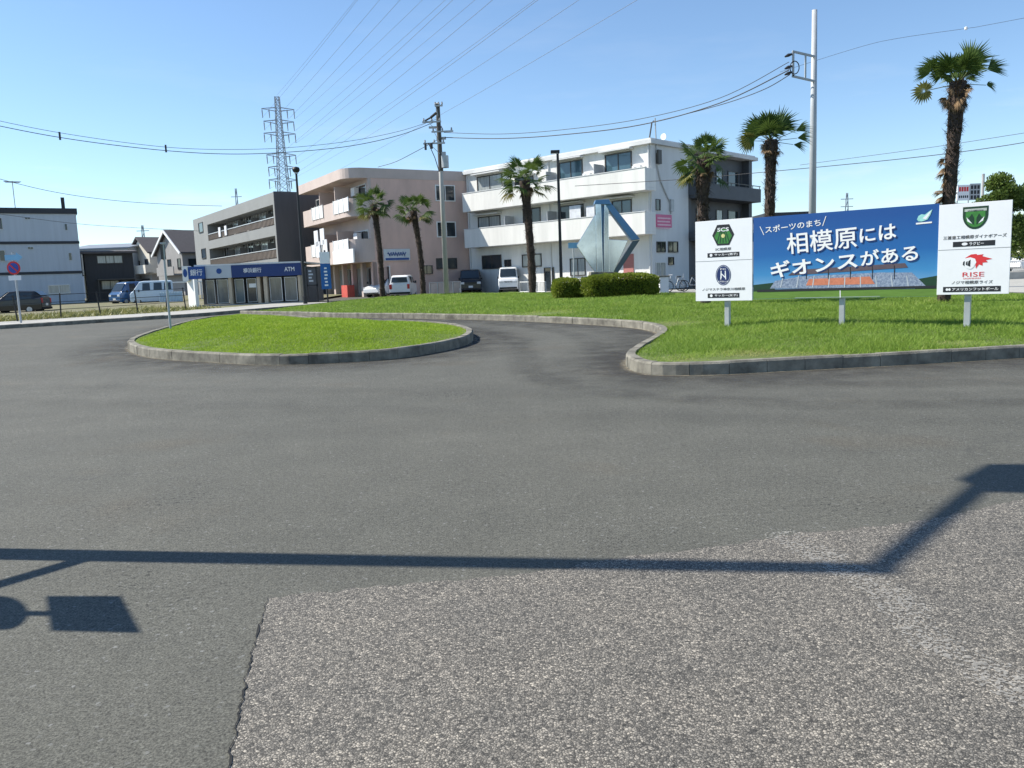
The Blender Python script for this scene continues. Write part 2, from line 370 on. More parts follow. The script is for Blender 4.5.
# ------------------------------------------------------------------ palette
M = dict(
    concrete=mat('kerb_concrete', (0.095, 0.088, 0.072), 0.9, 0.0, 3.0, 0.5, 60, detail=8, col2=(0.28, 0.262, 0.215)),
    paving=mat('pavement_concrete', (0.36, 0.35, 0.32), 0.85, 0.15, 1.5, 0.2, 50),
    dirt=mat('bare_dirt', (0.22, 0.19, 0.14), 0.95, 0.0, 0.5, 0.3, 30, col2=(0.12, 0.13, 0.05)),
    soil=mat('lawn_soil', (0.10, 0.135, 0.03), 0.95, 0.3, 2.0, 0.5, 30),
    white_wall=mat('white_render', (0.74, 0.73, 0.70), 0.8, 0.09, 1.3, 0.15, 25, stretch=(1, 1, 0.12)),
    white_side=mat('greyer_white_render', (0.62, 0.63, 0.63), 0.8, 0.10, 0.5, 0.15, 25, stretch=(1, 1, 0.25)),  # greyer than white_wall, with faint vertical streaks
    dark_cladding=mat('dark_cladding', (0.075, 0.082, 0.095), 0.6, 0.12, 1.0),
    pink_wall=mat('pink_render', (0.51, 0.425, 0.39), 0.8, 0.07, 0.7, 0.15, 25),
    pink_side=mat('bounce_lit_pink', (0.62, 0.44, 0.375), 0.75, 0.10, 0.8, 0.2, 25, stretch=(1, 1, 0.4)),  # shaded side wall: bounced light put into a brighter, warmer pink
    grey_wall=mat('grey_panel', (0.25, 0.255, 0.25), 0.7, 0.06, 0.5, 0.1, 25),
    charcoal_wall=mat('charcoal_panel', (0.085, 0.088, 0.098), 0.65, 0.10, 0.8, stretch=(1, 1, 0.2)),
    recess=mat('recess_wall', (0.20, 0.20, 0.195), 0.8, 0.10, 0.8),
    rail_brown=mat('brown_railing', (0.20, 0.165, 0.14), 0.6, 0.1, 2),
    bluegrey=mat('blue_grey_siding', (0.47, 0.52, 0.58), 0.65, 0.06, 0.6, stretch=(6, 6, 0.3)),
    dark_band=mat('dark_band', (0.035, 0.04, 0.05), 0.6, 0.1, 2),
    black_siding=mat('black_siding', (0.032, 0.032, 0.036), 0.55, 0.15, 1.5, stretch=(5, 5, 0.3)),
    cream=mat('cream_siding', (0.66, 0.62, 0.54), 0.75, 0.06, 1),
    taupe=mat('taupe_siding', (0.30, 0.29, 0.28), 0.75, 0.08, 1),
    roof_brown=mat('brown_roof_tile', (0.095, 0.085, 0.085), 0.75, 0.2, 3, 0.4, 12, stretch=(1, 4, 4)),
    roof_grey=mat('grey_roof_sheet', (0.22, 0.25, 0.29), 0.6, 0.1, 1),
    glass=mat('window_glass', (0.022, 0.032, 0.04), 0.06, 0.3, 0.5, spec=0.7),
    shop_glass=mat('shop_glass', (0.11, 0.13, 0.14), 0.08, 0.35, 1.0, spec=0.8, stretch=(3, 3, 0.6)),
    glass_blue=mat('tinted_glass', (0.05, 0.10, 0.13), 0.06, 0.3, 0.5, spec=0.8),
    curtain=mat('curtained_glass', (0.33, 0.36, 0.36), 0.12, 0.3, 1.2, spec=0.7, stretch=(6, 6, 0.4)),
    alu=mat('aluminium', (0.55, 0.56, 0.57), 0.4, 0.06, 2, metal=0.4),
    alu_dark=mat('bronze_frame', (0.06, 0.055, 0.05), 0.45, 0.1, 2),
    steel=mat('galvanised_steel', (0.42, 0.44, 0.45), 0.5, 0.12, 3, metal=0.35),
    steel_white=mat('pale_painted_steel', (0.40, 0.42, 0.44), 0.45, 0.08, 2),
    pole_conc=mat('pole_concrete', (0.42, 0.41, 0.39), 0.8, 0.10, 2, stretch=(1, 1, 0.2)),
    black_metal=mat('black_metal', (0.022, 0.022, 0.025), 0.5, 0.15, 4),
    hv_wire=mat('conductor', (0.22, 0.25, 0.29), 0.6, 0.1, 4),
    wire=mat('wire_sheath', (0.05, 0.05, 0.055), 0.6, 0.1, 4),
    pylon=mat('pylon_steel', (0.40, 0.43, 0.46), 0.55, 0.08, 1, metal=0.2),
    white_paint=mat('white_paint', (0.80, 0.80, 0.79), 0.45, 0.03, 2),
    panel_white=mat('sign_white', (0.78, 0.79, 0.81), 0.4, 0.03, 1.5),
    panel_edge=mat('panel_edge', (0.30, 0.31, 0.33), 0.5, 0.08, 3),
    sign_blue=mat('sign_blue', (0.012, 0.065, 0.26), 0.4, 0.08, 3),
    navy=mat('navy_print', (0.012, 0.028, 0.115), 0.45, 0.1, 3),
    fascia_navy=mat('navy_fascia', (0.010, 0.035, 0.15), 0.4, 0.06, 1),
    fascia_grey=mat('grey_fascia', (0.46, 0.50, 0.55), 0.45, 0.05, 1),
    ink=mat('black_print', (0.018, 0.020, 0.024), 0.5, 0.1, 5),
    red=mat('red_print', (0.62, 0.035, 0.04), 0.45, 0.08, 3),
    orange=mat('orange_print', (0.55, 0.19, 0.11), 0.5, 0.15, 18),
    emblem_green=mat('emblem_green', (0.045, 0.20, 0.04), 0.45, 0.2, 14),
    emblem_dark=mat('emblem_dark_green', (0.012, 0.045, 0.022), 0.45, 0.1, 5),
    pink_sign=mat('pink_sign', (0.62, 0.13, 0.26), 0.45, 0.1, 3),
    beige=mat('beige_panel', (0.50, 0.42, 0.32), 0.7, 0.08, 2),
    mirror=mat('sculpture_steel', (0.60, 0.64, 0.68), 0.16, 0.18, 0.9, metal=1.0),
    blue_paint=mat('blue_painted_steel', (0.11, 0.24, 0.42), 0.35, 0.08, 2, metal=0.3),
    car_white=mat('white_car_paint', (0.80, 0.81, 0.82), 0.22, 0.02, 2, spec=0.6),
    car_pale=mat('pale_car_paint', (0.55, 0.66, 0.76), 0.22, 0.03, 2, spec=0.6),
    car_black=mat('black_car_paint', (0.018, 0.019, 0.022), 0.22, 0.1, 2, spec=0.6),
    car_blue=mat('blue_car_paint', (0.03, 0.10, 0.24), 0.22, 0.1, 2, spec=0.6),
    tyre=mat('tyre_rubber', (0.02, 0.02, 0.02), 0.85, 0.1, 6),
    lamp_glass=mat('headlight_glass', (0.6, 0.62, 0.64), 0.1, 0.05, 5, spec=0.8),
    tail_red=mat('tail_light', (0.45, 0.02, 0.02), 0.2, 0.05, 5),
    bark=mat('bark', (0.10, 0.075, 0.055), 0.9, 0.3, 6, 0.6, 20),
    palm_fibre=mat('palm_fibre', (0.022, 0.016, 0.013), 0.95, 0.0, 9, 0.7, 30, col2=(0.095, 0.068, 0.054)),
    palm_dead=mat('dead_frond', (0.20, 0.13, 0.07), 0.9, 0.3, 8),
    laundry=mat('laundry_cloth', (0.62, 0.64, 0.68), 0.9, 0.15, 3),
    pale_blue=mat('pale_blue_sheet', (0.42, 0.55, 0.66), 0.6, 0.08, 2),
)
M['asphalt'] = asphalt_mat(); M['aggregate'] = aggregate_mat(); M['worn'] = worn_paint_mat()
M['grass'] = leaf_mat('grass_blade', (0.125, 0.22, 0.028), (0.28, 0.40, 0.068), 0.45, 1.1, dry=(0.42, 0.42, 0.16))
M['grass_far'] = leaf_mat('roundabout_grass_blade', (0.165, 0.275, 0.018), (0.33, 0.46, 0.045), 0.45, 1.3, dry=(0.46, 0.46, 0.14))
M['weed'] = leaf_mat('weed_blade', (0.12, 0.15, 0.04), (0.32, 0.30, 0.12), 0.3, 1.0, dry=(0.42, 0.35, 0.19))
M['hedge'] = leaf_mat('hedge_leaf', (0.075, 0.12, 0.014), (0.28, 0.33, 0.048), 0.35, 3.0)
M['palm'] = leaf_mat('palm_leaf', (0.026, 0.062, 0.014), (0.100, 0.150, 0.034), 0.3, 2.0)
M['palm_y'] = leaf_mat('yellowed_palm_leaf', (0.09, 0.12, 0.03), (0.24, 0.21, 0.07), 0.3, 3.0)
M['tree'] = leaf_mat('tree_leaf', (0.045, 0.085, 0.018), (0.15, 0.21, 0.045), 0.35, 0.7)

exec_parts = []

# ------------------------------------------------------------------ the setting: ground, kerbs, lawns
import bmesh
YROWS = list(np.arange(-12, 116, 1.0))


def spline(pts, step=0.15, closed=False):
    P = [np.array(p[:2], float) for p in pts]; n = len(P); out = []
    rng = range(n) if closed else range(n - 1)
    for i in rng:
        p0 = P[(i - 1) % n] if closed or i > 0 else 2 * P[0] - P[1]
        p1, p2 = P[i], P[(i + 1) % n]
        p3 = P[(i + 2) % n] if closed or i + 2 < n else 2 * P[-1] - P[-2]
        k = max(2, int(np.linalg.norm(p2 - p1) / step))
        d = max(1e-3, 1.0)
        # centripetal parametrisation keeps tight corners free of loops
        t0 = 0; t1 = t0 + np.linalg.norm(p1 - p0) ** .5 + 1e-6; t2 = t1 + np.linalg.norm(p2 - p1) ** .5 + 1e-6; t3 = t2 + np.linalg.norm(p3 - p2) ** .5 + 1e-6
        for j in range(k):
            t = t1 + (t2 - t1) * j / k
            a1 = (t1 - t) / (t1 - t0) * p0 + (t - t0) / (t1 - t0) * p1
            a2 = (t2 - t) / (t2 - t1) * p1 + (t - t1) / (t2 - t1) * p2
            a3 = (t3 - t) / (t3 - t2) * p2 + (t - t2) / (t3 - t2) * p3
            b1 = (t2 - t) / (t2 - t0) * a1 + (t - t0) / (t2 - t0) * a2
            b2 = (t3 - t) / (t3 - t1) * a2 + (t - t1) / (t3 - t1) * a3
            out.append((t2 - t) / (t2 - t1) * b1 + (t - t1) / (t2 - t1) * b2)
    if not closed: out.append(P[-1])
    return np.array(out)


def resample(P, step, closed=False):
    if closed: P = np.vstack([P, P[:1]])
    d = np.r_[0, np.cumsum(np.linalg.norm(np.diff(P, axis=0), axis=1))]
    n = max(2, int(round(d[-1] / step)))
    t = np.linspace(0, d[-1], n + 1)
    Q = np.c_[np.interp(t, d, P[:, 0]), np.interp(t, d, P[:, 1])]
    return Q[:-1] if closed else Q


def normals(P, closed):
    if closed: T = np.roll(P, -1, 0) - np.roll(P, 1, 0)
    else: T = np.gradient(P, axis=0)
    T /= np.linalg.norm(T, axis=1)[:, None] + 1e-9
    return np.c_[-T[:, 1], T[:, 0]]          # to the left of travel


def sheet(name, outline, dz, m, step=1.0, height=None, kind='structure', xcuts=False):
    """a ground sheet that follows the terrain, dz above it"""
    bm = bmesh.new()
    vs = [bm.verts.new((p[0], p[1], 0)) for p in outline]
    f = bm.faces.new(vs); bmesh.ops.triangulate(bm, faces=[f])
    ys = [p[1] for p in outline]; xs = [p[0] for p in outline]
    for y in YROWS:
        if min(ys) < y < max(ys) and abs(y / step - round(y / step)) < 1e-6:
            bmesh.ops.bisect_plane(bm, geom=bm.verts[:] + bm.edges[:] + bm.faces[:], plane_co=(0, y, 0), plane_no=(0, 1, 0), dist=1e-5)
    if xcuts:
        for x in np.arange(math.floor(min(xs)), max(xs), step):
            bmesh.ops.bisect_plane(bm, geom=bm.verts[:] + bm.edges[:] + bm.faces[:], plane_co=(x, 0, 0), plane_no=(1, 0, 0), dist=1e-5)
    if height is not None:
        H_ = height(np.array([(v.co.x, v.co.y) for v in bm.verts]))
        for v, h in zip(bm.verts, H_): v.co.z = zg(v.co.y) + dz + h
    else:
        for v in bm.verts: v.co.z = zg(v.co.y) + dz
    bmesh.ops.recalc_face_normals(bm, faces=bm.faces[:])
    if sum(f.normal.z for f in bm.faces) < 0: bmesh.ops.reverse_faces(bm, faces=bm.faces[:])
    me = bpy.data.meshes.new(name); bm.to_mesh(me); bm.free(); me.materials.append(m)
    o = bpy.data.objects.new(name, me); COL.objects.link(o)
    return tag(o, kind=kind)


def edge_dist(Q, P):
    """distance of points Q from the closed outline P"""
    A = P; B = np.roll(P, -1, 0); out = np.full(len(Q), 1e9)
    for a, b in zip(A, B):
        ab = b - a; t = np.clip(((Q - a) @ ab) / (ab @ ab + 1e-12), 0, 1)
        out = np.minimum(out, np.linalg.norm(Q - (a + t[:, None] * ab), axis=1))
    return out


def inside(Q, P):
    x, y = Q[:, 0], Q[:, 1]; c = np.zeros(len(Q), bool)
    for a, b in zip(P, np.roll(P, -1, 0)):
        k = ((a[1] > y) != (b[1] > y)) & (x < (b[0] - a[0]) * (y - a[1]) / (b[1] - a[1] + 1e-12) + a[0]); c ^= k
    return c


gm = MB()
rows = [-400, -60] + YROWS + [200, 600, 2500]
for i, y in enumerate(rows):
    for x in (-2500, -60, 60, 2500): gm.v.append((x, y, zg(max(y, -12))))
for i in range(len(rows) - 1):
    for k in range(3): gm.f.append((4 * i + k, 4 * i + k + 1, 4 * i + k + 5, 4 * i + k + 4))
tag(gm.build('ground', M['asphalt']), kind='structure')


def kerb(name, P, side, closed, h=0.2, w=0.17, seg=0.6, gap=0.0035):
    """kerb stones along the line P; side=+1 puts them left of travel"""
    Q = resample(P, seg / 3, closed); Nn = normals(Q, closed) * side
    b = MB(); n = len(Q); k = 0
    prof = [(0, -0.05), (0.006, h - 0.03), (0.03, h), (w, h), (w, -0.05)]
    last = n if closed else n - 1
    while k < last:
        e = min(k + 3, last); jz = RNG.normal(0, 0.004); jo = RNG.normal(0, 0.004)
        rings = []
        for j in range(k, e + 1):
            q = Q[j % n]; m_ = Nn[j % n]; tt = np.array([m_[1], -m_[0]]) * side
            sh = gap if j == k else (-gap if j == e else 0)
            rings.append([(*(q + m_ * (u + jo) + tt * sh), zg(q[1]) + z + (jz if z > 0 else 0)) for u, z in prof])
        s0 = len(b.v)
        for r in rings: b.v += r
        m5 = len(prof)
        for r in range(len(rings) - 1):
            for c in range(m5):
                c2 = (c + 1) % m5
                b.f.append((s0 + r * m5 + c, s0 + r * m5 + c2, s0 + (r + 1) * m5 + c2, s0 + (r + 1) * m5 + c))
        b.f.append(tuple(s0 + c for c in range(m5))); b.f.append(tuple(s0 + (len(rings) - 1) * m5 + c for c in reversed(range(m5))))
        k = e
    o = b.build(name, M['concrete'])
    bm = bmesh.new(); bm.from_mesh(o.data); bmesh.ops.recalc_face_normals(bm, faces=bm.faces[:]); bm.to_mesh(o.data); bm.free()
    return tag(o, kind='structure')


def ccw(P):
    a = 0.5 * np.sum(P[:, 0] * np.roll(P[:, 1], -1) - np.roll(P[:, 0], -1) * P[:, 1])
    return P if a > 0 else P[::-1]


# --- roundabout island
isl_px = [(128.5, 350), (145.7, 357), (175, 360.5), (212, 362.6), (252, 365.0), (290, 365.2), (340, 363), (396, 359), (440, 352), (466, 345.3), (473.6, 339), (466, 333.5), (446, 329.5), (414, 327), (340, 325.5), (285, 319.9), (250, 319.2), (222, 320.4), (195, 324.4), (168, 332), (145, 339.5), (132, 345)]
ISL = ccw(resample(spline([G(*p) for p in isl_px], 0.15, True), 0.2, True))
kerb('kerb_of_island', ISL, +1, True, 0.22)
ISLI = ISL + normals(ISL, True) * 0.16


def crown_h(P, amp, reach):
    def f(Q):
        d = np.clip(edge_dist(Q, P) / reach, 0, 1); return amp * (d * d * (3 - 2 * d))
    return f


isl_h = crown_h(ISLI, 0.31, 3.6)
sheet('island_ground', resample(ISLI, 0.4, True), 0.185, M['soil'], 1.0, isl_h, xcuts=True)

# --- the big lawn behind with the billboards
lawn_front_px = [(1300, 341), (1150, 350.5), (1024, 358), (960, 362), (902, 365.5), (788, 371.3), (720, 375), (690, 375.8), (655, 375.6), (636, 372.5), (626, 365), (634, 356), (650, 346), (658, 340.5), (660, 336), (654, 332.2), (640, 329.2), (615, 326.6), (570, 323.8), (525, 321.6), (470, 319.8), (414, 318.6), (340, 317.6), (298, 316.2), (262, 315.4), (240, 314.6)]
lawn_back_px = [(262, 310.2), (300, 305.6), (340, 301), (380, 297.2), (420, 294.8), (460, 293.2), (520, 292.6), (580, 292.6), (640, 293), (700, 293.4), (850, 293.4), (950, 293.5), (1024, 293.6), (1300, 290)]
LF = resample(spline([G(*p) for p in lawn_front_px], 0.15), 0.2)
LB = np.array([G(*p, 0.2)[:2] for p in lawn_back_px])
kerb('kerb_of_lawn', LF, -1, False, 0.2)
LFI = LF - normals(LF, False) * 0.16
LAWN = ccw(np.vstack([LFI, LB]))
lawn_h = crown_h(LAWN, 0.10, 3.0)
sheet('lawn_ground', np.vstack([resample(LFI, 0.5), LB]), 0.165, M['soil'], 1.0, lawn_h, xcuts=True)


def grass(name, P, hfun, dz, n, m, hmin, hmax, wid, power, clump=0.5, spill=0.0, dry=False):
    lo, hi = P.min(0), P.max(0); pts = []
    tot = 0
    while tot < n:
        q = RNG.uniform(lo, hi, (n * 2, 2)); q = q[q[:, 1] > 3]
        d = np.linalg.norm(q, axis=1); keep = RNG.random(len(q)) < (d.min() / d) ** power
        # the same spots the lens can plausibly see
        keep &= np.abs(q[:, 0] / q[:, 1]) < 0.95
        q = q[keep]; q = q[inside(q, P)]; pts.append(q); tot += len(q)
    Q = np.vstack(pts)[:n]
    d = np.linalg.norm(Q, axis=1)
    # patchy growth
    ph = RNG.uniform(0, 6.28, 12); kx = RNG.normal(0, 1.6, 12); ky = RNG.normal(0, 1.6, 12)
    g = sum(np.sin(Q[:, 0] * kx[i] + Q[:, 1] * ky[i] + ph[i]) for i in range(12)) / 3.5
    h = (hmin + (hmax - hmin) * RNG.random(n) ** 1.6) * (1 + clump * np.clip(g, -1, 1) * 0.5)
    ed = edge_dist(Q, P); h *= np.clip(ed / 0.25, 0.6, 1)
    w = wid * (0.7 + 0.6 * RNG.random(n)) * np.clip(d / 14, 1, 2.2)
    a = RNG.uniform(0, 2 * PI, n); lean = h * RNG.uniform(0.3, 1.5, n); la = RNG.uniform(0, 2 * PI, n)
    if spill:                                 # blades along the rim hang out over the stones
        rim = ed < 0.07; la[rim] = np.arctan2(*( (Q[rim] - (lo + hi) / 2)[:, ::-1].T)); lean[rim] += spill
    z0 = np.array([zg(y) for y in Q[:, 1]]) + dz + hfun(Q) - 0.01
    V = np.empty((n, 3, 3))
    V[:, 0] = np.c_[Q[:, 0] - w * np.cos(a), Q[:, 1] - w * np.sin(a), z0]
    V[:, 1] = np.c_[Q[:, 0] + w * np.cos(a), Q[:, 1] + w * np.sin(a), z0]
    V[:, 2] = np.c_[Q[:, 0] + lean * np.cos(la), Q[:, 1] + lean * np.sin(la), z0 + h]
    tn = RNG.normal(0.5, 0.24, n) + 0.12 * g
    if dry:                                   # thin straw-coloured patches, most of them along the kerb
        for k in range(26):
            c = P[RNG.integers(0, len(P))] + RNG.normal(0, 0.9, 2); rr = RNG.uniform(0.25, 0.9); q_ = np.linalg.norm((Q - c) * np.array([0.6, 1.0]), axis=1)
            near_ = q_ < rr * (0.7 + 0.5 * RNG.random(n)); tn[near_] += 0.45; V[near_, 2, 2] = V[near_, 0, 2] + (V[near_, 2, 2] - V[near_, 0, 2]) * 0.55
    tint = np.repeat(np.clip(tn, 0, 1.15), 3)
    o = np_mesh(name, V.reshape(-1, 3), np.arange(n * 3), m, None, tint)
    return tag(o, kind='stuff')


tag(grass('grass', ISLI, isl_h, 0.185, 190000, M['grass_far'], 0.025, 0.07, 0.006, 1.2, spill=0.05), 'short bright green grass on the roundabout island', 'grass')
tag(grass('grass', LAWN, lawn_h, 0.165, 480000, M['grass'], 0.03, 0.115, 0.0065, 1.6, clump=0.9, spill=0.07, dry=True), 'longer green grass on the lawn around the billboards', 'grass')

# --- worn paving patch in the foreground, the shadow along its joint as a dark strip, and an old painted curve
def jitter(P, amp, seed):
    r = np.random.default_rng(seed); n = normals(P, False)
    a = sum(np.sin(np.arange(len(P)) * r.uniform(0.05, 1.3) + r.uniform(0, 6)) * r.uniform(0.2, 1) for _ in range(9)) / 4
    return P + n * ((a + r.normal(0, 0.35, len(P))) * amp)[:, None]


pl = jitter(resample(np.array([G(*p)[:2] for p in [(205, 850), (228, 768), (239, 715), (250, 662), (259, 628), (268, 599)]]), 0.025), 0.009, 3)
pt = jitter(resample(np.array([G(*p)[:2] for p in [(269, 598), (300, 594.5), (350, 590), (410, 584), (470, 580), (520, 575), (570, 567), (620, 558), (680, 552), (740, 544), (782, 536), (850, 530), (930, 520), (1024, 500), (1130, 470)]]), 0.03), 0.022, 4)
patch = np.vstack([pl, pt, [[7.5, 6.0], [7.5, 1.0], [0.2, 0.9]]])
sheet('worn_pavement', patch, 0.004, M['aggregate'])
jm = MB(); Nj = normals(pl, False); r_ = np.random.default_rng(5)
wj = np.abs(np.convolve(r_.normal(0, 1, len(pl)), np.ones(5) / 5, 'same')) * 0.005 + 0.001
for i, q in enumerate(pl):
    for s_ in (-1, 1):
        e = q + Nj[i] * s_ * wj[i] * (0.8 if s_ > 0 else 1.0); jm.v.append((e[0], e[1], zg(e[1]) + 0.008))
for i in range(len(pl) - 1): jm.f.append((2 * i, 2 * i + 1, 2 * i + 3, 2 * i + 2))
tag(jm.build('joint_shadow_strip', mat('joint_shadow', (0.018, 0.018, 0.018), 0.95, 0.3, 40)), kind='structure')  # dark strip standing for the edge shadow along the patch joint
pc = resample(np.array([G(*p)[:2] for p in [(776, 532), (800, 544), (835, 562), (872, 585), (905, 615), (940, 645), (985, 672), (1040, 700), (1110, 740)]]), 0.05)
pc = resample(spline(pc[::6], 0.05), 0.05); Np = normals(pc, False); wm = MB(); fade = []
for i, q in enumerate(pc):
    for k, s_ in enumerate((-1, -0.4, 0.4, 1)):
        e = q + Np[i] * s_ * 0.19; wm.v.append((e[0], e[1], zg(e[1]) + 0.008)); fade.append(0.75 if abs(s_) == 1 else 0.0)
for i in range(len(pc) - 1):
    for k in range(3): wm.f.append((4 * i + k, 4 * i + k + 1, 4 * i + k + 5, 4 * i + k + 4))
wo = wm.build('road_marking', M['worn']); a_ = wo.data.attributes.new('fade', 'FLOAT', 'POINT'); a_.data.foreach_set('value', np.array(fade, dtype=np.float32))
tag(wo, kind='structure')

# --- grime along the kerbs and tyre-darkened lanes on the forecourt
def stain_mat(name, col, strength, scale):
    m = mat(name, col, 0.85, 0.2, 30)
    nt, N, L = nodes_of(m)
    b = [n for n in nt.nodes if n.type == 'BSDF_PRINCIPLED'][0]; out = [n for n in nt.nodes if n.type == 'OUTPUT_MATERIAL'][0]
    geo = N('ShaderNodeNewGeometry'); n1 = N('ShaderNodeTexNoise'); n1.inputs['Scale'].default_value = scale; n1.inputs['Detail'].default_value = 7; n1.inputs['Roughness'].default_value = 0.7; L(geo.outputs['Position'], n1.inputs[0])
    mr = N('ShaderNodeMapRange'); mr.inputs[1].default_value = 0.32; mr.inputs[2].default_value = 0.68; L(n1.outputs[0], mr.inputs[0])
    at = N('ShaderNodeAttribute'); at.attribute_name = 'fade'
    a = N('ShaderNodeMath'); a.operation = 'MULTIPLY'; L(mr.outputs[0], a.inputs[0]); L(at.outputs['Fac'], a.inputs[1])
    c = N('ShaderNodeMath'); c.operation = 'MULTIPLY'; c.inputs[1].default_value = strength; L(a.outputs[0], c.inputs[0])
    tr = N('ShaderNodeBsdfTransparent'); mx = N('ShaderNodeMixShader')
    L(c.outputs[0], mx.inputs[0]); L(tr.outputs[0], mx.inputs[1]); L(b.outputs[0], mx.inputs[2]); L(mx.outputs[0], out.inputs[0])
    return m


def ribbon(name, P, closed, offs, fades, dz, m):
    Nn = normals(P, closed); b = MB(); fd = []
    for q, nn in zip(P, Nn):
        for o_, f_ in zip(offs, fades):
            e = q + nn * o_; b.v.append((e[0], e[1], zg(e[1]) + dz)); fd.append(f_)
    k = len(offs); n = len(P)
    for i in range(n if closed else n - 1):
        j = (i + 1) % n
        for c in range(k - 1): b.f.append((i * k + c, i * k + c + 1, j * k + c + 1, j * k + c))
    o = b.build(name, m); a = o.data.attributes.new('fade', 'FLOAT', 'POINT'); a.data.foreach_set('value', np.array(fd, dtype=np.float32))
    return tag(o, kind='structure')


dk = stain_mat('road_grime', (0.045, 0.043, 0.040), 0.95, 1.3); sd = stain_mat('kerb_grit', (0.30, 0.26, 0.19), 1.0, 9.0)
ribbon('road_stain', resample(ISL, 0.3, True), True, (0.01, -0.35, -1.0, -1.9), (0.9, 0.7, 0.35, 0.0), 0.004, dk)
ribbon('road_stain', resample(LF, 0.3), False, (0.01, 0.4, 1.0, 1.8), (0.9, 0.75, 0.35, 0.0), 0.004, dk)
ribbon('road_grit', resample(LF, 0.15), False, (0.0, 0.03, 0.07, 0.13), (1.0, 0.9, 0.5, 0.0), 0.008, sd)
ribbon('road_grit', resample(ISL, 0.15, True), True, (0.0, -0.03, -0.06, -0.11), (0.8, 0.7, 0.4, 0.0), 0.008, sd)
lane = spline([G(*p) for p in [(1240, 388), (1000, 392), (760, 393), (600, 378), (560, 350), (540, 335), (470, 325.5), (380, 322.3)]], 0.4)
for o_ in (-0.8, 0.8): ribbon('tyre_track', lane + normals(lane, False) * o_, False, (-0.45, -0.15, 0.15, 0.45), (0.0, 0.3, 0.3, 0.0), 0.012 if o_ > 0 else 0.016, dk)
lane = spline([G(*p) for p in [(-220, 400), (0, 395), (250, 398), (520, 404), (800, 408), (1240, 405)]], 0.4)
for o_ in (-0.8, 0.8): ribbon('tyre_track', lane + normals(lane, False) * o_, False, (-0.45, -0.15, 0.15, 0.45), (0.0, 0.10, 0.10, 0.0), 0.020 if o_ > 0 else 0.024, dk)

# --- left pavement with its kerb, the lot behind it, pavement far right
kp = resample(spline([G(*p) for p in [(-220, 345), (-60, 333.5), (0, 329.2), (60, 325.4), (120, 321.6), (203, 316.3), (255, 311.8), (303, 307.8), (335, 304.4)]], 0.3), 0.3)
kerb('kerb_of_pavement', kp, +1, False, 0.17, 0.18, 1.0)
kb = kp + normals(kp, False) * 0.17; ko = kp + normals(kp, False) * 4.3
sheet('pavement', np.vstack([kb[::2], ko[::-2]]), 0.165, M['paving'])
lot = np.vstack([ko[::2] + normals(ko[::2], False) * 0.0, [[ko[-1][0] + 1.0, 51.0]], [[-14.0, 92.0]], [[-80.0, 92.0]], [[-80.0, ko[0][1] + 1]]])
sheet('lot_ground', lot, 0.15, M['dirt'])
fp = [G(960, 291.6), G(1024, 292.8), G(1300, 289), Vector((70, 90, 0)), Vector((34, 90, 0))]
sheet('pavement', [p[:2] for p in fp], 0.012, M['paving'])
apron = [G(400, 295.5), G(560, 291.6), G(700, 292.2), Vector((16, 50, 0)), Vector((10, 53, 0)), Vector((-4, 66, 0)), Vector((-11, 62.5, 0))]
sheet('forecourt', [p[:2] for p in apron], 0.012, M['paving'])
# weeds along the fence line of the lot
wl = np.vstack([ko[4:-18:2], (ko + normals(ko, False) * 9.0)[4:-18:2][::-1]])
tag(grass('weeds', ccw(wl), lambda Q: np.zeros(len(Q)), 0.15, 9000, M['weed'], 0.03, 0.26, 0.018, 0.6, clump=1.0), 'dry weeds and tufts in the fenced lot on the left', 'weeds')

# ------------------------------------------------------------------ daylight
_a, _b = G(0, 554), G(880, 569.5)
SUN = Vector((_a.x - _b.x, _a.y - _b.y, 0)).normalized()     # horizontal direction to the sun, read off the long pole shadow
SUN_EL = R_(46)
SKY_STRENGTH, SUN_STRENGTH, EXPOSURE = 0.115, 5.0, 0.62

# ------------------------------------------------------------------ buildings
def part(b, name, m, parent, **k): return b.build(name, M[m] if isinstance(m, str) else m, parent, **k)


def window(parent, plane, a0, a1, z0, z1, off, frame='alu', pane='glass', mull=1, name='window', depth=0.06, bars=0):
    """a framed opening set on a wall: plane 'front' (x along, outward -y at y=off) or 'side' (y along, outward +x at x=off)"""
    if a1 < a0: a0, a1 = a1, a0
    t = min(0.075, (a1 - a0) * 0.05); fb, pb = MB(), MB()
    def bx(b, u0, u1, w0, w1, d0, d1):
        if plane == 'left': b.box(off - d1, off - d0, u0, u1, w0, w1)
        elif plane == 'front': b.box(u0, u1, off - d1, off - d0, w0, w1)
        else: b.box(off + d0, off + d1, u0, u1, w0, w1)
    bx(fb, a0 - t, a0, z0 - t, z1 + t, -0.02, depth); bx(fb, a1, a1 + t, z0 - t, z1 + t, -0.02, depth)
    bx(fb, a0, a1, z1, z1 + t, -0.02, depth); bx(fb, a0, a1, z0 - t, z0, -0.02, depth + 0.03)
    for k in range(mull):
        c = a0 + (a1 - a0) * (k + 1) / (mull + 1); bx(fb, c - t * 0.4, c + t * 0.4, z0, z1, -0.015, depth - 0.015)
    for k in range(bars):
        c = z0 + (z1 - z0) * (k + 1) / (bars + 1); bx(fb, a0, a1, c - 0.02, c + 0.02, 0.03, depth + 0.02)
    f = part(fb, name, frame, parent)
    bx(pb, a0, a1, z0, z1, -0.01, 0.012); part(pb, 'pane', pane, f)
    return f


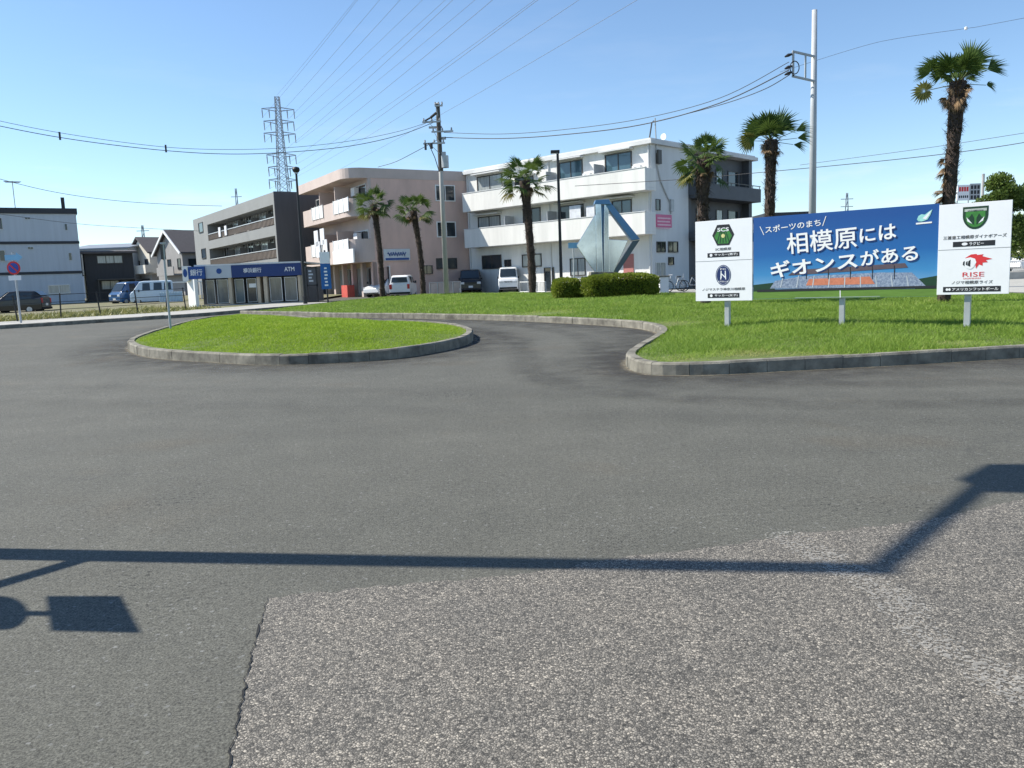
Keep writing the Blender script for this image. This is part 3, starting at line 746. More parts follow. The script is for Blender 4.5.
# --- white apartment building
C = AT(652.5, 286, 54.0); WF = Frame((C.x, C.y, zg(54) - 0.1), math.atan2(-0.69, 0.72))
wb = empty('apartment_building', WF.o, 'white three storey apartment block with two long solid white balconies', 'building', WF.t)
roofz = WF.front(655, 139)[1]
xl = WF.front(467, 200)[0]
BAL = -1.25
b = MB()
b.box(xl, 0, 0, 4.6, 0, roofz - 0.25)
part(b, 'wall', 'white_wall', wb)
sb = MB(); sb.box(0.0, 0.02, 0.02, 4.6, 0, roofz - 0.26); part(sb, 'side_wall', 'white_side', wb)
rb = MB(); rb.box(xl - 0.25, 0.25, -0.3, 14.6, roofz - 0.25, roofz); rb.box(xl - 0.1, 0.1, -0.15, 14.4, roofz, roofz + 0.12); part(rb, 'roof', 'white_side', wb)
# the two long balconies: slab, parapet, end returns, partitions
for (lt, rt, lb) in (((462, 194), (645, 167.5), 213), ((464, 232), (645, 211.5), 251)):
    x0 = WF.front(lt[0], lt[1], BAL)[0]; x1 = WF.front(645, rt[1], BAL)[0]
    zt = WF.front(640, rt[1] + 0.5, BAL)[1]; zb = WF.front(640, rt[1] + 23, BAL)[1]
    bb = MB(); bb.box(x0, x1, BAL, BAL + 0.14, zb, zt); bb.box(x0, x1, BAL + 0.14, -0.002, zb, zb + 0.18)
    bb.box(x0, x0 + 0.14, BAL + 0.14, -0.002, zb + 0.18, zt); bb.box(x1 - 0.14, x1, BAL + 0.14, -0.002, zb + 0.18, zt)
    bo = part(bb, 'balcony', 'white_wall', wb, bevel=0.02)
    rl = MB(); rl.box(x0 - 0.02, x1 + 0.02, BAL - 0.03, BAL + 0.17, zt, zt + 0.05); part(rl, 'coping', 'white_side', bo)
    for k in range(1, 4):
        pm = MB(); xx = x0 + (x1 - x0) * k / 4; pm.box(xx, xx + 0.05, BAL + 0.2, -0.02, zb + 0.2, zt + 0.75); part(pm, 'balcony_partition', 'steel_white', bo)
for (x0, y0, x1, y1, p) in ((478, 176, 502, 190, 'curtain'), (516, 178, 533, 192, 'glass'), (560, 162, 582, 177, 'glass_blue'), (606, 154, 631, 170, 'glass_blue'),
                            (479, 217, 500, 231, 'curtain'), (524, 209, 540, 226, 'glass'), (561, 206, 583, 222, 'glass'), (613, 201, 631, 216, 'glass_blue')):
    a0, a1, z0, z1 = WF.frect(x0, y0, x1, y1); window(wb, 'front', a0, a1, z0 - 0.5, z1, 0, 'alu_dark', p, 1)
    hb = MB(); hb.box(a0 - 0.25, a1 + 0.25, -0.55, -0.01, z1 + 0.18, z1 + 0.26); part(hb, 'window_hood', 'white_side', wb)
    ab = MB(); ab.box(a1 + 0.35, a1 + 1.0, -0.42, -0.12, z0 - 0.6, z0 + 0.05); ac = part(ab, 'air_conditioner', 'white_paint', wb)
    ab = MB(); ab.disc((a1 + 0.62, -0.43, z0 - 0.28), 0.24, 'y', 0.03); part(ab, 'fan_grille', 'panel_edge', ac)
for (x0, y0, x1, y1, p) in ((483, 256, 501, 268, 'glass'), (505, 260, 511, 266, 'glass'), (523, 255, 541, 266, 'curtain'), (571, 259, 585, 275, 'curtain')):
    a0, a1, z0, z1 = WF.frect(x0, y0, x1, y1); window(wb, 'front', a0, a1, z0, z1, 0, 'alu_dark', p, 1)
a0, a1, z0, z1 = WF.frect(545, 268, 554, 288); window(wb, 'front', a0, a1, 0.15, z1, 0, 'alu_dark', 'glass', 0, 'door')
a0, a1, z0, z1 = WF.frect(624, 254, 634, 288); db = MB(); db.box(a0, a1, -0.06, 0, 0.1, z1); part(db, 'door', mat('faded_red_shutter', (0.42, 0.17, 0.15), 0.7, 0.1, 3, stretch=(1, 1, 8)), wb)
for xx in (-0.12, xl * 0.5, xl + 0.2):
    dp = MB(); dp.tube([(xx, -0.06, 0.05), (xx, -0.06, roofz - 0.26)], 0.05, 8); part(dp, 'drain_pipe', 'white_side', wb)
# laundry poles and cloths on the middle balcony
for px in (575, 592):
    x_, z_ = WF.front(px, 207, BAL + 0.4); lm = MB(); lm.box(x_ - 0.5, x_ + 0.5, BAL + 0.38, BAL + 0.42, z_ - 0.9, z_ + 0.1); part(lm, 'laundry', 'laundry', wb)
# side wall details
for (x0, y0, x1, y1) in ((655.5, 199.6, 659.5, 210), (656.5, 242.3, 664.6, 251.6), (668, 242.3, 677, 251.6), (668, 257.5, 673, 264.5)):
    a0, a1, z0, z1 = WF.srect(x0, y0, x1, y1); window(wb, 'side', a0, a1, z0, z1, 0.02, 'alu_dark', 'glass', 1 if x1 - x0 > 6 else 0)
a0, a1, z0, z1 = WF.srect(655.5, 263, 664.5, 276); window(wb, 'side', a0, a1, 0.2, z1, 0.02, 'alu', 'curtain', 1, 'door')
a0, a1, z0, z1 = WF.srect(655.5, 214.7, 670.8, 227.4); sg = MB(); sg.box(0.021, 0.08, a0, a1, z0, z1); so = part(sg, 'wall_sign', 'pink_sign', wb)
tb = MB()
for k in range(4): tb.box(0.081, 0.084, a0 + 0.12, a1 - 0.15 - 0.1 * (k % 2), z1 - 0.2 - 0.22 * k - 0.09, z1 - 0.2 - 0.22 * k)
part(tb, 'sign_print', mat('pale_pink_print', (0.75, 0.48, 0.55), 0.5, 0.1, 6), so)
cb = MB(); pts = [(655, 118), (656.5, 150), (657, 165), (661, 182), (667, 196), (671, 204), (671, 214)]
q = [WF.side(*p, 0.08) for p in pts]; cb.tube([(0.08, u, v) for u, v in q], 0.045, 6); cb.box(0.03, 0.2, q[5][0] - 0.15, q[5][0] + 0.2, q[5][1] - 0.5, q[5][1] + 0.3); part(cb, 'cable_conduit', 'steel', wb)
mb_ = MB(); u, v = WF.side(657, 158); mb_.box(0.03, 0.25, u - 0.2, u + 0.2, v - 0.4, v + 0.5); part(mb_, 'meter_box', 'alu_dark', wb)
dm = MB(); u, v = WF.side(662, 138)
dm.tube([(-0.5, 2.4, roofz + 0.1), (-0.5, 2.4, roofz + 0.5)], 0.03, 6); dm.disc((-0.5, 2.35, roofz + 0.5), 0.22, 'y', 0.05, 16); part(dm, 'satellite_dish', 'white_paint', wb)
# dark rear wing with its own balconies
yend = WF.side(752, 180)[0]
b = MB(); b.box(-9, -0.6, 4.6, yend, 0, roofz - 0.25); b.box(-0.6, 0, yend - 0.5, yend, 0, roofz - 0.25); b.box(-0.6, 0.0, 4.6, 5.0, 0, roofz - 0.25); part(b, 'rear_wing', 'dark_cladding', wb)
for (yt, yb) in ((181, 196), (231, 240)):
    zt = WF.side(690, yt, 0.9)[1]; zb = WF.side(690, yb, 0.9)[1]; ye = WF.side(761, 190, 0.9)[0]
    bb = MB(); bb.box(0.8, 0.9, 4.7, ye, zb, zt); bb.box(-0.598, 0.8, 4.7, ye, zb - 0.002, zb + 0.2); bb.box(-0.598, 0.8, ye - 0.1, ye, zb + 0.2, zt); bb.box(0.02, 0.8, 4.62, 4.72, zb + 0.2, zt)
    bo = part(bb, 'balcony', 'dark_cladding', wb)
    for (px0, px1, pn) in ((716, 722, 'white_wall'), (728, 737, 'glass'), (741, 748, 'curtain'), (696, 703, 'glass')):
        a0 = WF.side(px0, 170, -0.6)[0]; a1 = WF.side(px1, 170, -0.6)[0]
        window(wb, 'side', a0, a1, zb + 0.25, zb + 2.35, -0.6, 'alu_dark', pn if pn != 'white_wall' else 'curtain', 0)
    gl = MB(); gl.bar((0.85, 4.7, zt + 0.2), (0.85, ye, zt + 0.2), 0.05, 0.05)
    for k in range(9): yy = 4.75 + (ye - 4.9) * k / 8; gl.bar((0.85, yy, zt), (0.85, yy, zt + 0.2), 0.04, 0.04)
    part(gl, 'handrail', 'alu_dark', bo)

# --- pink apartment building with a shop below
C = AT(374, 290, 62.0); PF = Frame((C.x, C.y, zg(62)), math.atan2(-0.86, 0.51))
pb = empty('apartment_building', PF.o, 'salmon pink three storey block with rounded balcony corners above a shop', 'building', PF.t)
prz = PF.front(374, 165)[1]; pxl = PF.front(322, 230)[0]; PB = -1.5
fz2, fz3 = 3.2, 6.35
b = MB(); b.box(pxl, 0, 0, 0.25, fz2 - 0.35, prz - 0.7); b.box(pxl, pxl + 0.3, 0.25, 9.5, 0, prz - 0.7); b.box(pxl + 0.3, -0.3, 9.2, 9.5, 0, prz - 0.7); part(b, 'wall', 'pink_wall', pb)
b = MB(); b.box(-0.28, 0.0, 0.252, 9.49, 0, prz - 0.05); b.box(-0.3, 0, -0.02, 0.252, 0, fz2 - 0.35); part(b, 'side_wall', 'pink_side', pb)
def rounded(x0, x1, y0, r, ya):
    """outline of a slab with one rounded corner at (x1, y0)"""
    return [(x0, ya), (x0, y0)] + [(x1 - r + r * math.sin(t), y0 + r - r * math.cos(t)) for t in np.linspace(0, PI / 2, 9)] + [(x1, ya)]
b = MB(); b.prism(rounded(pxl - 0.3, 0.03, PB - 0.25, 1.5, 9.6), 'z', prz - 0.75, prz); part(b, 'roof', 'pink_wall', pb)
for i, (zb, zt) in enumerate(((fz2 - 0.5, fz2 + 1.25), (fz3 - 0.2, fz3 + 1.15))):
    bb = MB(); o_ = rounded(pxl - 0.3, 0.02, PB, 1.3, -0.002); inn = rounded(pxl - 0.18, -0.1, PB + 0.12, 1.18, -0.002)
    for k in range(len(o_) - 1): bb.prism([o_[k], o_[k + 1], inn[k + 1], inn[k]], 'z', zb, zt)
    bb.prism(inn, 'z', zb, zb + 0.2)
    bo = part(bb, 'balcony', 'pink_wall', pb)
    for (px0, px1) in ((312, 323), (334, 349)):
        a0 = PF.front(px0, 205 + 40 * (1 - i), PB)[0]; a1 = PF.front(px1, 205 + 40 * (1 - i), PB)[0]
        pm = MB(); pm.box(a0, a1, PB - 0.05, PB - 0.01, zt - 0.95, zt + 0.05)
        for q in range(4): xx = a0 + (a1 - a0) * q / 3; pm.box(xx - 0.03, xx + 0.03, PB - 0.09, PB - 0.05, zt - 1.0, zt + 0.1)
        part(pm, 'balcony_panel', 'white_paint', bo)
    for (px0, px1) in ((316, 323), (333, 339), (352, 366)):
        a0 = PF.front(px0, 190, 0)[0]; a1 = PF.front(px1, 190, 0)[0]; window(pb, 'front', a0, a1, zb + 0.4, zb + 2.4, 0, 'alu', 'glass', 1)
    for k, xx in enumerate((pxl * 0.66, pxl * 0.33)):
        pm = MB(); pm.box(xx, xx + 0.12, PB + 0.15, -0.003, zb + 0.2, zb + 2.55); part(pm, 'balcony_partition', 'pink_wall', bo)
    for k, xx in enumerate((pxl * 0.72, pxl * 0.45, pxl * 0.22)):
        am = MB(); am.box(xx, xx + 0.8, -0.45, -0.1, zb + 1.7, zb + 2.3); part(am, 'air_conditioner', 'white_paint', pb)
for (px, py) in ((317, 238), (323, 236), (319, 249), (326, 247)):
    x_, z_ = PF.front(px, py, PB - 0.1); lm = MB(); lm.box(x_ - 0.55, x_ + 0.5, PB - 0.18, PB - 0.12, z_ - 0.7, z_ + 0.6); part(lm, 'laundry', 'laundry', pb)
a0, a1, z0, z1 = PF.frect(334.5, 250, 355, 263.5, PB); sg = MB(); sg.box(a0, a1, PB - 0.14, PB - 0.03, z0, z1); so = part(sg, 'shop_sign', 'white_paint', pb)
for (x0, y0, x1, y1) in ((436, 186, 454, 200.5), (437.5, 222.5, 455, 236.5)):
    a0, a1, z0, z1 = PF.srect(x0, y0, x1, y1); window(pb, 'side', a0, a1, z0, z1, 0, 'white_paint', 'glass', 1)
for (x0, y0, x1, y1) in ((421.5, 266, 432, 273.5), (437, 259, 456, 268)):
    a0, a1, z0, z1 = PF.srect(x0, y0, x1, y1); window(pb, 'side', a0, a1, z0, z1, 0, 'alu_dark', 'glass', 1)
a0, a1, z0, z1 = PF.srect(383.5, 249, 409.5, 260.5); sg = MB(); sg.box(0.002, 0.12, a0, a1, z0, z1); so = part(sg, 'wall_sign', mat('pale_sign', (0.55, 0.60, 0.64), 0.5, 0.05, 2), pb)
tb = MB(); r_ = random.Random(3)
pts = []
for k in range(38): u = a0 + (a1 - a0) * (0.14 + 0.7 * k / 37); pts.append((0.135, u, (z0 + z1) / 2 + 0.05 + 0.14 * math.sin(k * 1.25) + 0.05 * math.sin(k * 2.9)))
tb.tube(pts, 0.035, 5); tb.box(0.121, 0.125, a0 + 0.1, a1 - 0.1, z0 + 0.03, z0 + 0.2); part(tb, 'sign_print', 'sign_blue', so)
# ground floor shop front
for k in range(6):
    b = MB(); xx = pxl + (-pxl - 0.4) * k / 5; b.box(xx, xx + 0.4, 0.0, 0.35, 0, fz2 - 0.52); part(b, 'pillar', 'pink_wall', pb)
b = MB(); b.box(pxl + 0.3, -0.3, 1.2, 1.3, 0, fz2 - 0.4); part(b, 'shop_wall', 'beige', pb)
for k in range(5):
    a0 = pxl + (-pxl - 0.4) * k / 5 + 0.7; window(pb, 'front', a0, a0 + 2.4, 0.25, 2.3, 1.2, 'alu', ('curtain', 'glass', 'curtain', 'glass', 'glass')[k], 2, 'shop_window')
b = MB(); b.box(pxl * 0.42, pxl * 0.30, -0.9, -0.3, 0.0, 1.0); part(b, 'vending_counter', mat('red_counter', (0.55, 0.10, 0.08), 0.5, 0.1, 3), pb)

# --- grey apartment building
C = AT(280.5, 290, 72.0); AF = Frame((C.x, C.y, zg(72)), math.atan2(-0.83, 0.56))
ab_ = empty('apartment_building', AF.o, 'long grey three storey block with recessed brown balconies and a charcoal end wall', 'building', AF.t)
arz = AF.front(273, 192.0)[1]; axl = AF.front(194.5, 240)[0]; xo0 = AF.front(207.5, 228)[0]; xo1 = -0.35; DEP = 1.5
lev = []
for (yt, yr, yb) in ((204.5, 217.5, 225.5), (236, 249.5, 258.8)):
    lev.append(tuple(AF.front(273, y)[1] for y in (yt, yr, yb)))
b = MB()
b.box(axl, xo0, 0, DEP, 0, arz); b.box(xo1, 0, 0, DEP, 0, arz)
b.box(xo0, xo1, 0, DEP, lev[0][0], arz); b.box(xo0, xo1, 0, DEP, lev[1][0], lev[0][2]); b.box(xo0, xo1, 0, DEP, 0, lev[1][2])
part(b, 'wall', 'grey_wall', ab_)
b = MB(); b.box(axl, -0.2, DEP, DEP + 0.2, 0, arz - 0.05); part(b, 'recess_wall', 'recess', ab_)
b = MB(); b.box(0.0, 0.06, 0.01, 13, 0, arz + 0.05); b.box(axl, 0, DEP + 0.2, 13, arz - 0.3, arz - 0.01); b.box(axl, 0, 12.7, 13, 0, arz - 0.3); part(b, 'side_wall', 'charcoal_wall', ab_)
for (zt, zr, zb) in lev:
    rm = MB(); n = 60
    rm.box(xo0 + 0.01, xo1 - 0.01, 0.08, 0.12, zb + 0.12, zr - 0.05)
    for k in range(n + 1): xx = xo0 + 0.05 + (xo1 - xo0 - 0.1) * k / n; rm.box(xx - 0.03, xx + 0.03, 0.03, 0.08, zb + 0.002, zr)
    bo = part(rm, 'balcony_railing', 'rail_brown', ab_)
    hm = MB(); hm.box(xo0 + 0.005, xo1 - 0.005, 0.02, 0.14, zr, zr + 0.07); part(hm, 'handrail', 'alu', bo)
    for k in range(5):
        w = (xo1 - xo0) / 5; a0 = xo0 + w * k
        window(ab_, 'front', a0 + 0.5, a0 + 2.4, zb + 0.2, zb + 2.2, DEP, 'alu', ('glass', 'curtain', 'glass', 'curtain', 'glass')[k], 1)
        window(ab_, 'front', a0 + 3.1, a0 + 4.3, zb + 0.9, zb + 2.2, DEP, 'alu', ('curtain', 'glass')[k % 2], 0)
        if k:
            pm = MB(); pm.box(a0 - 0.04, a0 + 0.04, 0.75, DEP - 0.002, zb + 0.01, zt - 0.35); part(pm, 'balcony_partition', 'recess', ab_)
        am = MB(); am.box(a0 + 2.5, a0 + 3.2, 0.9, DEP - 0.01, zb + 0.25, zb + 0.9); part(am, 'air_conditioner', 'white_paint', ab_)
for (px, py) in ((220, 232.5), (226, 231)):
    x_, z_ = AF.front(px, py); lm = MB(); lm.box(x_ - 0.45, x_ + 0.35, -0.05, 0.01, z_ - 0.45, z_ + 0.55); part(lm, 'laundry', 'laundry', ab_)
for (x0, y0, x1, y1) in ((199, 223, 203, 232), (202, 249, 206, 258)):
    a0, a1, z0, z1 = AF.frect(x0, y0, x1, y1); window(ab_, 'front', a0, a1, z0, z1, 0, 'alu_dark', 'glass', 0)

# --- bank shop with blue fascia
C = G(203, 307.8); SF = Frame((C.x, 51.0, zg(51) + 0.12), 0.0)
C = AT(203, 300, 51.0); SF.o.x = C.x
sh = empty('bank_kiosk', SF.o, 'single storey glass fronted bank kiosk with a navy and pale grey fascia', 'building', SF.t)
sx1 = SF.front(301.5, 290)[0]; sz = SF.front(250, 263)[1]; zf = SF.front(250, 277)[1]
b = MB(); b.box(-0.3, sx1, 0.9, 6, 0, sz - 0.3); part(b, 'wall', 'dark_cladding', sh)
b = MB(); b.box(-0.35, sx1 + 0.05, -0.1, 6.1, sz - 0.1, sz); part(b, 'roof', 'alu', sh)
b = MB(); b.box(-0.4, sx1 + 0.2, -0.05, 0.89, -0.02, 0.1); part(b, 'step', 'paving', sh)
def fas(x0, x1, m, name='fascia', y=-0.14):
    a0 = SF.front(x0, 270)[0]; a1 = SF.front(x1, 270)[0]; f_ = MB(); f_.box(a0, a1, y, 0.3, zf, sz - 0.11); return part(f_, name, m, sh), a0, a1
f1, a0, a1 = fas(206, 231.8, 'fascia_grey'); tb = MB(); tb.disc(((a0 + a1) / 2 + 0.05, -0.145, (zf + sz) / 2), 0.17, 'y', 0.02, 18); part(tb, 'emblem', 'sign_blue', f1)
f2, a0, a1 = fas(232, 301.5, 'fascia_navy')
def on_shop(u, v): return (u, -0.146, v)
x0, x1 = SF.front(244, 270)[0], SF.front(262, 270)[0]
write('lettering', '横浜銀行', [(x0, zf + 0.26), (x1, zf + 0.26), (x1, zf + 0.56), (x0, zf + 0.56)], on_shop, M['white_paint'], f2, 0.01)
x0, x1 = SF.front(285, 270)[0], SF.front(295, 270)[0]
write('lettering', 'ATM', [(x0, zf + 0.27), (x1, zf + 0.27), (x1, zf + 0.53), (x0, zf + 0.53)], on_shop, M['white_paint'], f2, 0.01)
f3, a0, a1 = fas(189.8, 205.8, 'sign_blue', 'corner_sign', -0.3)
write('lettering', '銀行', [(a0 + 0.12, zf + 0.2), (a1 - 0.12, zf + 0.2), (a1 - 0.12, zf + 0.6), (a0 + 0.12, zf + 0.6)], lambda u, v: (u, -0.304, v), M['white_paint'], f3, 0.01)
b = MB(); a2 = SF.front(184, 270)[0]; b.box(a2, a0 - 0.01, -0.32, 0.3, zf - 0.1, sz - 0.05); lo = part(b, 'logo_panel', 'white_paint', sh)
tb = MB(); mx_, mz_ = (a2 + a0) / 2, (zf + sz) / 2 - 0.05; tb.disc((mx_, -0.326, mz_), 0.13, 'y', 0.01, 14, 0.26); part(tb, 'emblem', 'sign_blue', lo)
b = MB(); a0 = SF.front(186.5, 295)[0]; a1 = SF.front(199.5, 295)[0]; b.prism([(a0, 0.25), (a1 - 0.05, -0.55), (a1 + 0.1, -0.4), (a0 + 0.15, 0.4)], 'z', -0.05, zf - 0.02); part(b, 'sign_pillar', 'white_paint', sh)
for (x0, x1) in ((229, 232), (257.5, 260.5), (264, 267.5), (298.5, 301)):
    a0, a1 = SF.front(x0, 290)[0], SF.front(x1, 290)[0]; b = MB(); b.box(a0, a1, -0.02, 0.88, 0.1, zf - 0.01); part(b, 'pillar', 'beige', sh)
for (x0, x1, p, n) in ((204.5, 214.5, 'shop_glass', 0), (215.5, 228, 'shop_glass', 0), (233.5, 244, 'glass_blue', 0), (245.5, 256.5, 'glass', 0), (268.5, 282, 'shop_glass', 0), (283.5, 297, 'shop_glass', 0)):
    a0, a1 = SF.front(x0, 290)[0], SF.front(x1, 290)[0]
    window(sh, 'front', a0 + 0.07, a1 - 0.07, 0.2, zf - 0.12, 0.25, 'alu', p, 0, 'door' if x0 == 245.5 else 'shop_window')
a0, a1, z0, z1 = SF.frect(248, 283.5, 255.5, 287.5); b = MB(); b.box(a0, a1, 0.20, 0.215, z0, z1); part(b, 'notice', 'white_paint', sh)

# --- blue-grey building at the left edge
C = AT(85, 300, 76.0); BF = Frame((C.x, C.y, zg(76)), R_(31))
bb_ = empty('apartment_building', BF.o, 'pale blue grey three storey building with dark bands at the left edge', 'building', BF.t)
bz = BF.front(80, 208.5)[1]; bxl = -34.0
b = MB(); b.box(bxl, 0, 0, 9, 0, bz - 0.5); part(b, 'wall', 'bluegrey', bb_)
b = MB(); b.box(bxl - 0.1, 0.12, -0.12, 9.1, bz - 0.5, bz); part(b, 'roof', 'dark_band', bb_)
for py in (242.5, 272.5):
    z_ = BF.front(60, py)[1]; b = MB(); b.box(bxl, 0.05, -0.08, -0.002, z_ - 0.12, z_ + 0.12); part(b, 'storey_band', 'dark_band', bb_)
for (x0, y0, x1, y1, p) in ((49, 285.5, 69.5, 293, 'curtain'), (65, 224, 67, 230, 'glass'), (69, 253, 71.5, 260, 'glass'), (-6, 250.5, 5, 261, 'glass'), (-8, 218, 2, 229, 'glass'), (25, 217.5, 30, 219, 'glass'), (28, 247, 33, 249, 'glass')):
    a0, a1, z0, z1 = BF.frect(x0, y0, x1, y1); window(bb_, 'front', a0, a1, z0, z1, 0, 'alu', p, 1 if x1 - x0 > 4 else 0)
am = MB(); x_, z_ = BF.front(15, 205); am.tube([(x_, 2, bz), (x_, 2, bz + 2.6)], 0.04, 5)
for k in range(4): am.bar((x_ - 0.7 + 0.05 * k, 1.6 + 0.25 * k, bz + 2.5), (x_ + 0.7 - 0.05 * k, 1.6 + 0.25 * k, bz + 2.5), 0.04, 0.04)
am.bar((x_, 1.5, bz + 2.5), (x_, 2.5, bz + 2.5), 0.04, 0.04); part(am, 'roof_aerial', 'steel', bb_)
b = MB(); x_, z_ = BF.front(64, 203); b.box(x_ - 0.15, x_ + 0.15, 2, 2.3, bz, bz + 1.2); part(b, 'vent_pipe', 'black_metal', bb_)

# --- black two storey house and its grey roofed neighbour
def gable_house(name, label, o, theta, w, d, he, hr, wallm, roofm, ridge='x', over=0.45, group=None):
    t = empty(name, o, label, 'house', theta, group)
    b = MB()
    if ridge == 'x':
        b.prism([(0, -0.2), (d, -0.2), (d, he), (d / 2, hr - 0.14), (0, he)], 'x', 0, w); part(b, 'wall', wallm, t)
        r = MB(); s_ = (hr - he) / (d / 2); y0 = -over; z0 = he - s_ * over
        r.prism([(y0, z0), (d / 2, hr), (d + over, z0), (d + over, z0 + 0.18), (d / 2, hr + 0.2), (y0, z0 + 0.18)], 'x', -over, w + over); rf = part(r, 'roof', roofm, t)
    else:
        b.prism([(0, -0.2), (w, -0.2), (w, he), (w / 2, hr - 0.14), (0, he)], 'y', 0, d); part(b, 'wall', wallm, t)
        r = MB(); s_ = (hr - he) / (w / 2); y0 = -over; z0 = he - s_ * over
        r.prism([(y0, z0), (w / 2, hr), (w + over, z0), (w + over, z0 + 0.18), (w / 2, hr + 0.2), (y0, z0 + 0.18)], 'y', -over, d + over); rf = part(r, 'roof', roofm, t)
    return t, rf


C = AT(88.5, 300, 77.0); KF = Frame((C.x, C.y, zg(77)), R_(29))
kx = KF.front(135, 280)[0]; kz = KF.front(110, 251)[1]
kh = empty('house', KF.o, 'black sided two storey house with a flat dark roof edge', 'house', KF.t)
b = MB(); b.box(0, kx, 0, 8, -0.1, kz - 0.2); part(b, 'wall', 'black_siding', kh)
b = MB(); b.prism([(-0.5, kz - 0.25), (4.0, kz + 0.05), (8.5, kz - 0.25), (8.5, kz - 0.05), (4.0, kz + 0.25), (-0.5, kz - 0.05)], 'x', -0.5, kx + 0.4); part(b, 'roof', 'roof_brown', kh)
for (x0, y0, x1, y1, p, n) in ((97.5, 256, 122, 263, 'curtain', 2), (102, 281, 119, 289, 'curtain', 1), (122, 281, 129, 289, 'glass', 0)):
    a0, a1, z0, z1 = KF.frect(x0, y0, x1, y1); window(kh, 'front', a0, a1, z0, z1, 0, 'alu_dark', p, n)
b = MB(); a0, _ = KF.front(97, 280); a1, zc = KF.front(136, 279.5); b.box(a0, a1, -2.2, -0.01, zc, zc + 0.1)
for k in (0, 1): xx = a0 + (a1 - a0 - 0.1) * k; b.box(xx, xx + 0.08, -2.1, -2.0, 0, zc)
part(b, 'carport', 'alu_dark', kh)
b = MB(); b.box(-0.25, -0.12, -0.4, 6, kz * 0.55, kz - 0.3); part(b, 'gutter_pipe', 'cream', kh)

C = AT(76, 300, 112.0)
hx1 = AT(128, 250, 112.0).x; t_, rf = gable_house('house', 'grey roofed building mostly hidden behind the black house', (C.x, C.y, zg(112)), 0, hx1 - C.x, 12, AT(100, 249, 112).z - zg(112), AT(100, 243.2, 112).z - zg(112), 'bluegrey', 'roof_grey')
window(t_, 'front', 1.5, 3.5, 3.4, 4.6, 0, 'alu', 'glass', 1)

# --- two brown roofed houses: gable ends to the left, roofs running right
C = AT(154, 300, 112.0); HF = Frame((C.x, C.y, zg(112)), R_(45))
th, rf = gable_house('house', 'cream two storey house with a brown gable roof and white balcony', HF.o, HF.t, 6.5, 6.8, HF.front(150, 251.5)[1], HF.front(150, 251.5)[1] + 2.0, 'taupe', 'roof_brown')
he_ = HF.front(150, 251.5)[1]; hr_ = he_ + 2.0
b = MB(); b.prism([(0.0, 2.9), (6.8, 2.9), (6.8, he_ - 0.05), (3.4, hr_ - 0.25), (0, he_ - 0.05)], 'x', -0.05, -0.002); part(b, 'gable_wall', 'cream', th)
b = MB(); b.box(0.02, 3.2, -0.06, -0.002, 2.9, he_ - 0.4); part(b, 'front_cladding', 'cream', th)
z0, z1 = HF.front(150, 273.5)[1], HF.front(150, 265)[1]; b = MB(); b.box(-1.1, -1.0, -0.9, 4.9, z0, z1); b.box(-1.0, -0.061, -0.9, 4.9, z0, z0 + 0.15); b.box(-1.0, 2.2, -0.9, -0.8, z0, z1); b.box(-0.06, 2.2, -0.8, -0.061, z0, z0 + 0.15); b.box(-1.0, -0.061, 4.8, 4.9, z0 + 0.15, z1); part(b, 'balcony', 'cream', th)
for (a0, a1, z0, z1) in ((0.7, 1.7, 3.5, 5.0), (3.6, 4.3, 3.4, 4.9)): window(th, 'left', a0, a1, z0, z1, -0.05, 'alu_dark', 'glass', 0)
window(th, 'left', 0.8, 3.2, 0.3, 2.3, -0.05, 'alu_dark', 'glass', 1, 'door')
C = AT(186, 300, 104.0); H2 = Frame((C.x, C.y, zg(104)), R_(45))
he_ = H2.front(181.5, 251)[1]; hr_ = he_ + 2.75
t2, rf = gable_house('house', 'taupe house with brown tiled roof and white bargeboard beside the grey block', H2.o, H2.t, 6.0, 8.0, he_, hr_, 'taupe', 'roof_brown')
b = MB(); b.bar((-0.5, -0.55, he_ - 0.35), (-0.5, 4.0, hr_ + 0.02), 0.12, 0.3); b.bar((-0.5, 4.0, hr_ + 0.02), (-0.5, 8.55, he_ - 0.35), 0.12, 0.3); part(b, 'bargeboard', 'white_paint', t2)
for (pl__, a0, a1, z0, z1) in (('front', 0.8, 1.8, 3.4, 4.6), ('left', 0.6, 1.5, 3.4, 4.7), ('left', 3.6, 4.6, 3.4, 4.7)): window(t2, pl__, a0, a1, z0, z1, 0, 'alu_dark', 'glass', 0)
b = MB(); b.box(-1.1, -0.01, 0.2, 5.5, 2.6, 2.8); b.box(-1.2, -1.1, 0.2, 5.5, 2.6, 3.7); part(b, 'balcony', 'taupe', t2)
window(t2, 'front', 2.0, 4.2, 0.3, 2.2, 0, 'alu_dark', 'glass', 1, 'door')

# --- low flat building seen over the blue billboard, sheds further right
C = AT(768, 280, 95.0); zt = AT(790, 212.2, 95).z - zg(95)
ww = empty('warehouse', (C.x, C.y, zg(95)), 'flat grey warehouse roof just showing above the blue billboard', 'building', 0)
wx = AT(812, 250, 95).x - C.x
b = MB(); b.box(0, wx, 0, 12, 0, zt - 0.5); part(b, 'wall', 'grey_wall', ww)
b = MB(); b.box(-0.3, wx + 0.3, -0.3, 12.3, zt - 0.5, zt); part(b, 'roof', 'dark_band', ww)
for k in range(3): window(ww, 'front', 0.8 + 2.2 * k, 2.2 + 2.2 * k, 4.2, 5.6, 0, 'alu', 'glass', 1)

# ------------------------------------------------------------------ billboards on the lawn
pA, pB = G(725.5, 325.5, 0.24), G(966.5, 328, 0.24)
BT = math.atan2(pB.y - pA.y, pB.x - pA.x)
BO = Frame((pA.x, pA.y, zg(pA.y) + 0.17), BT)


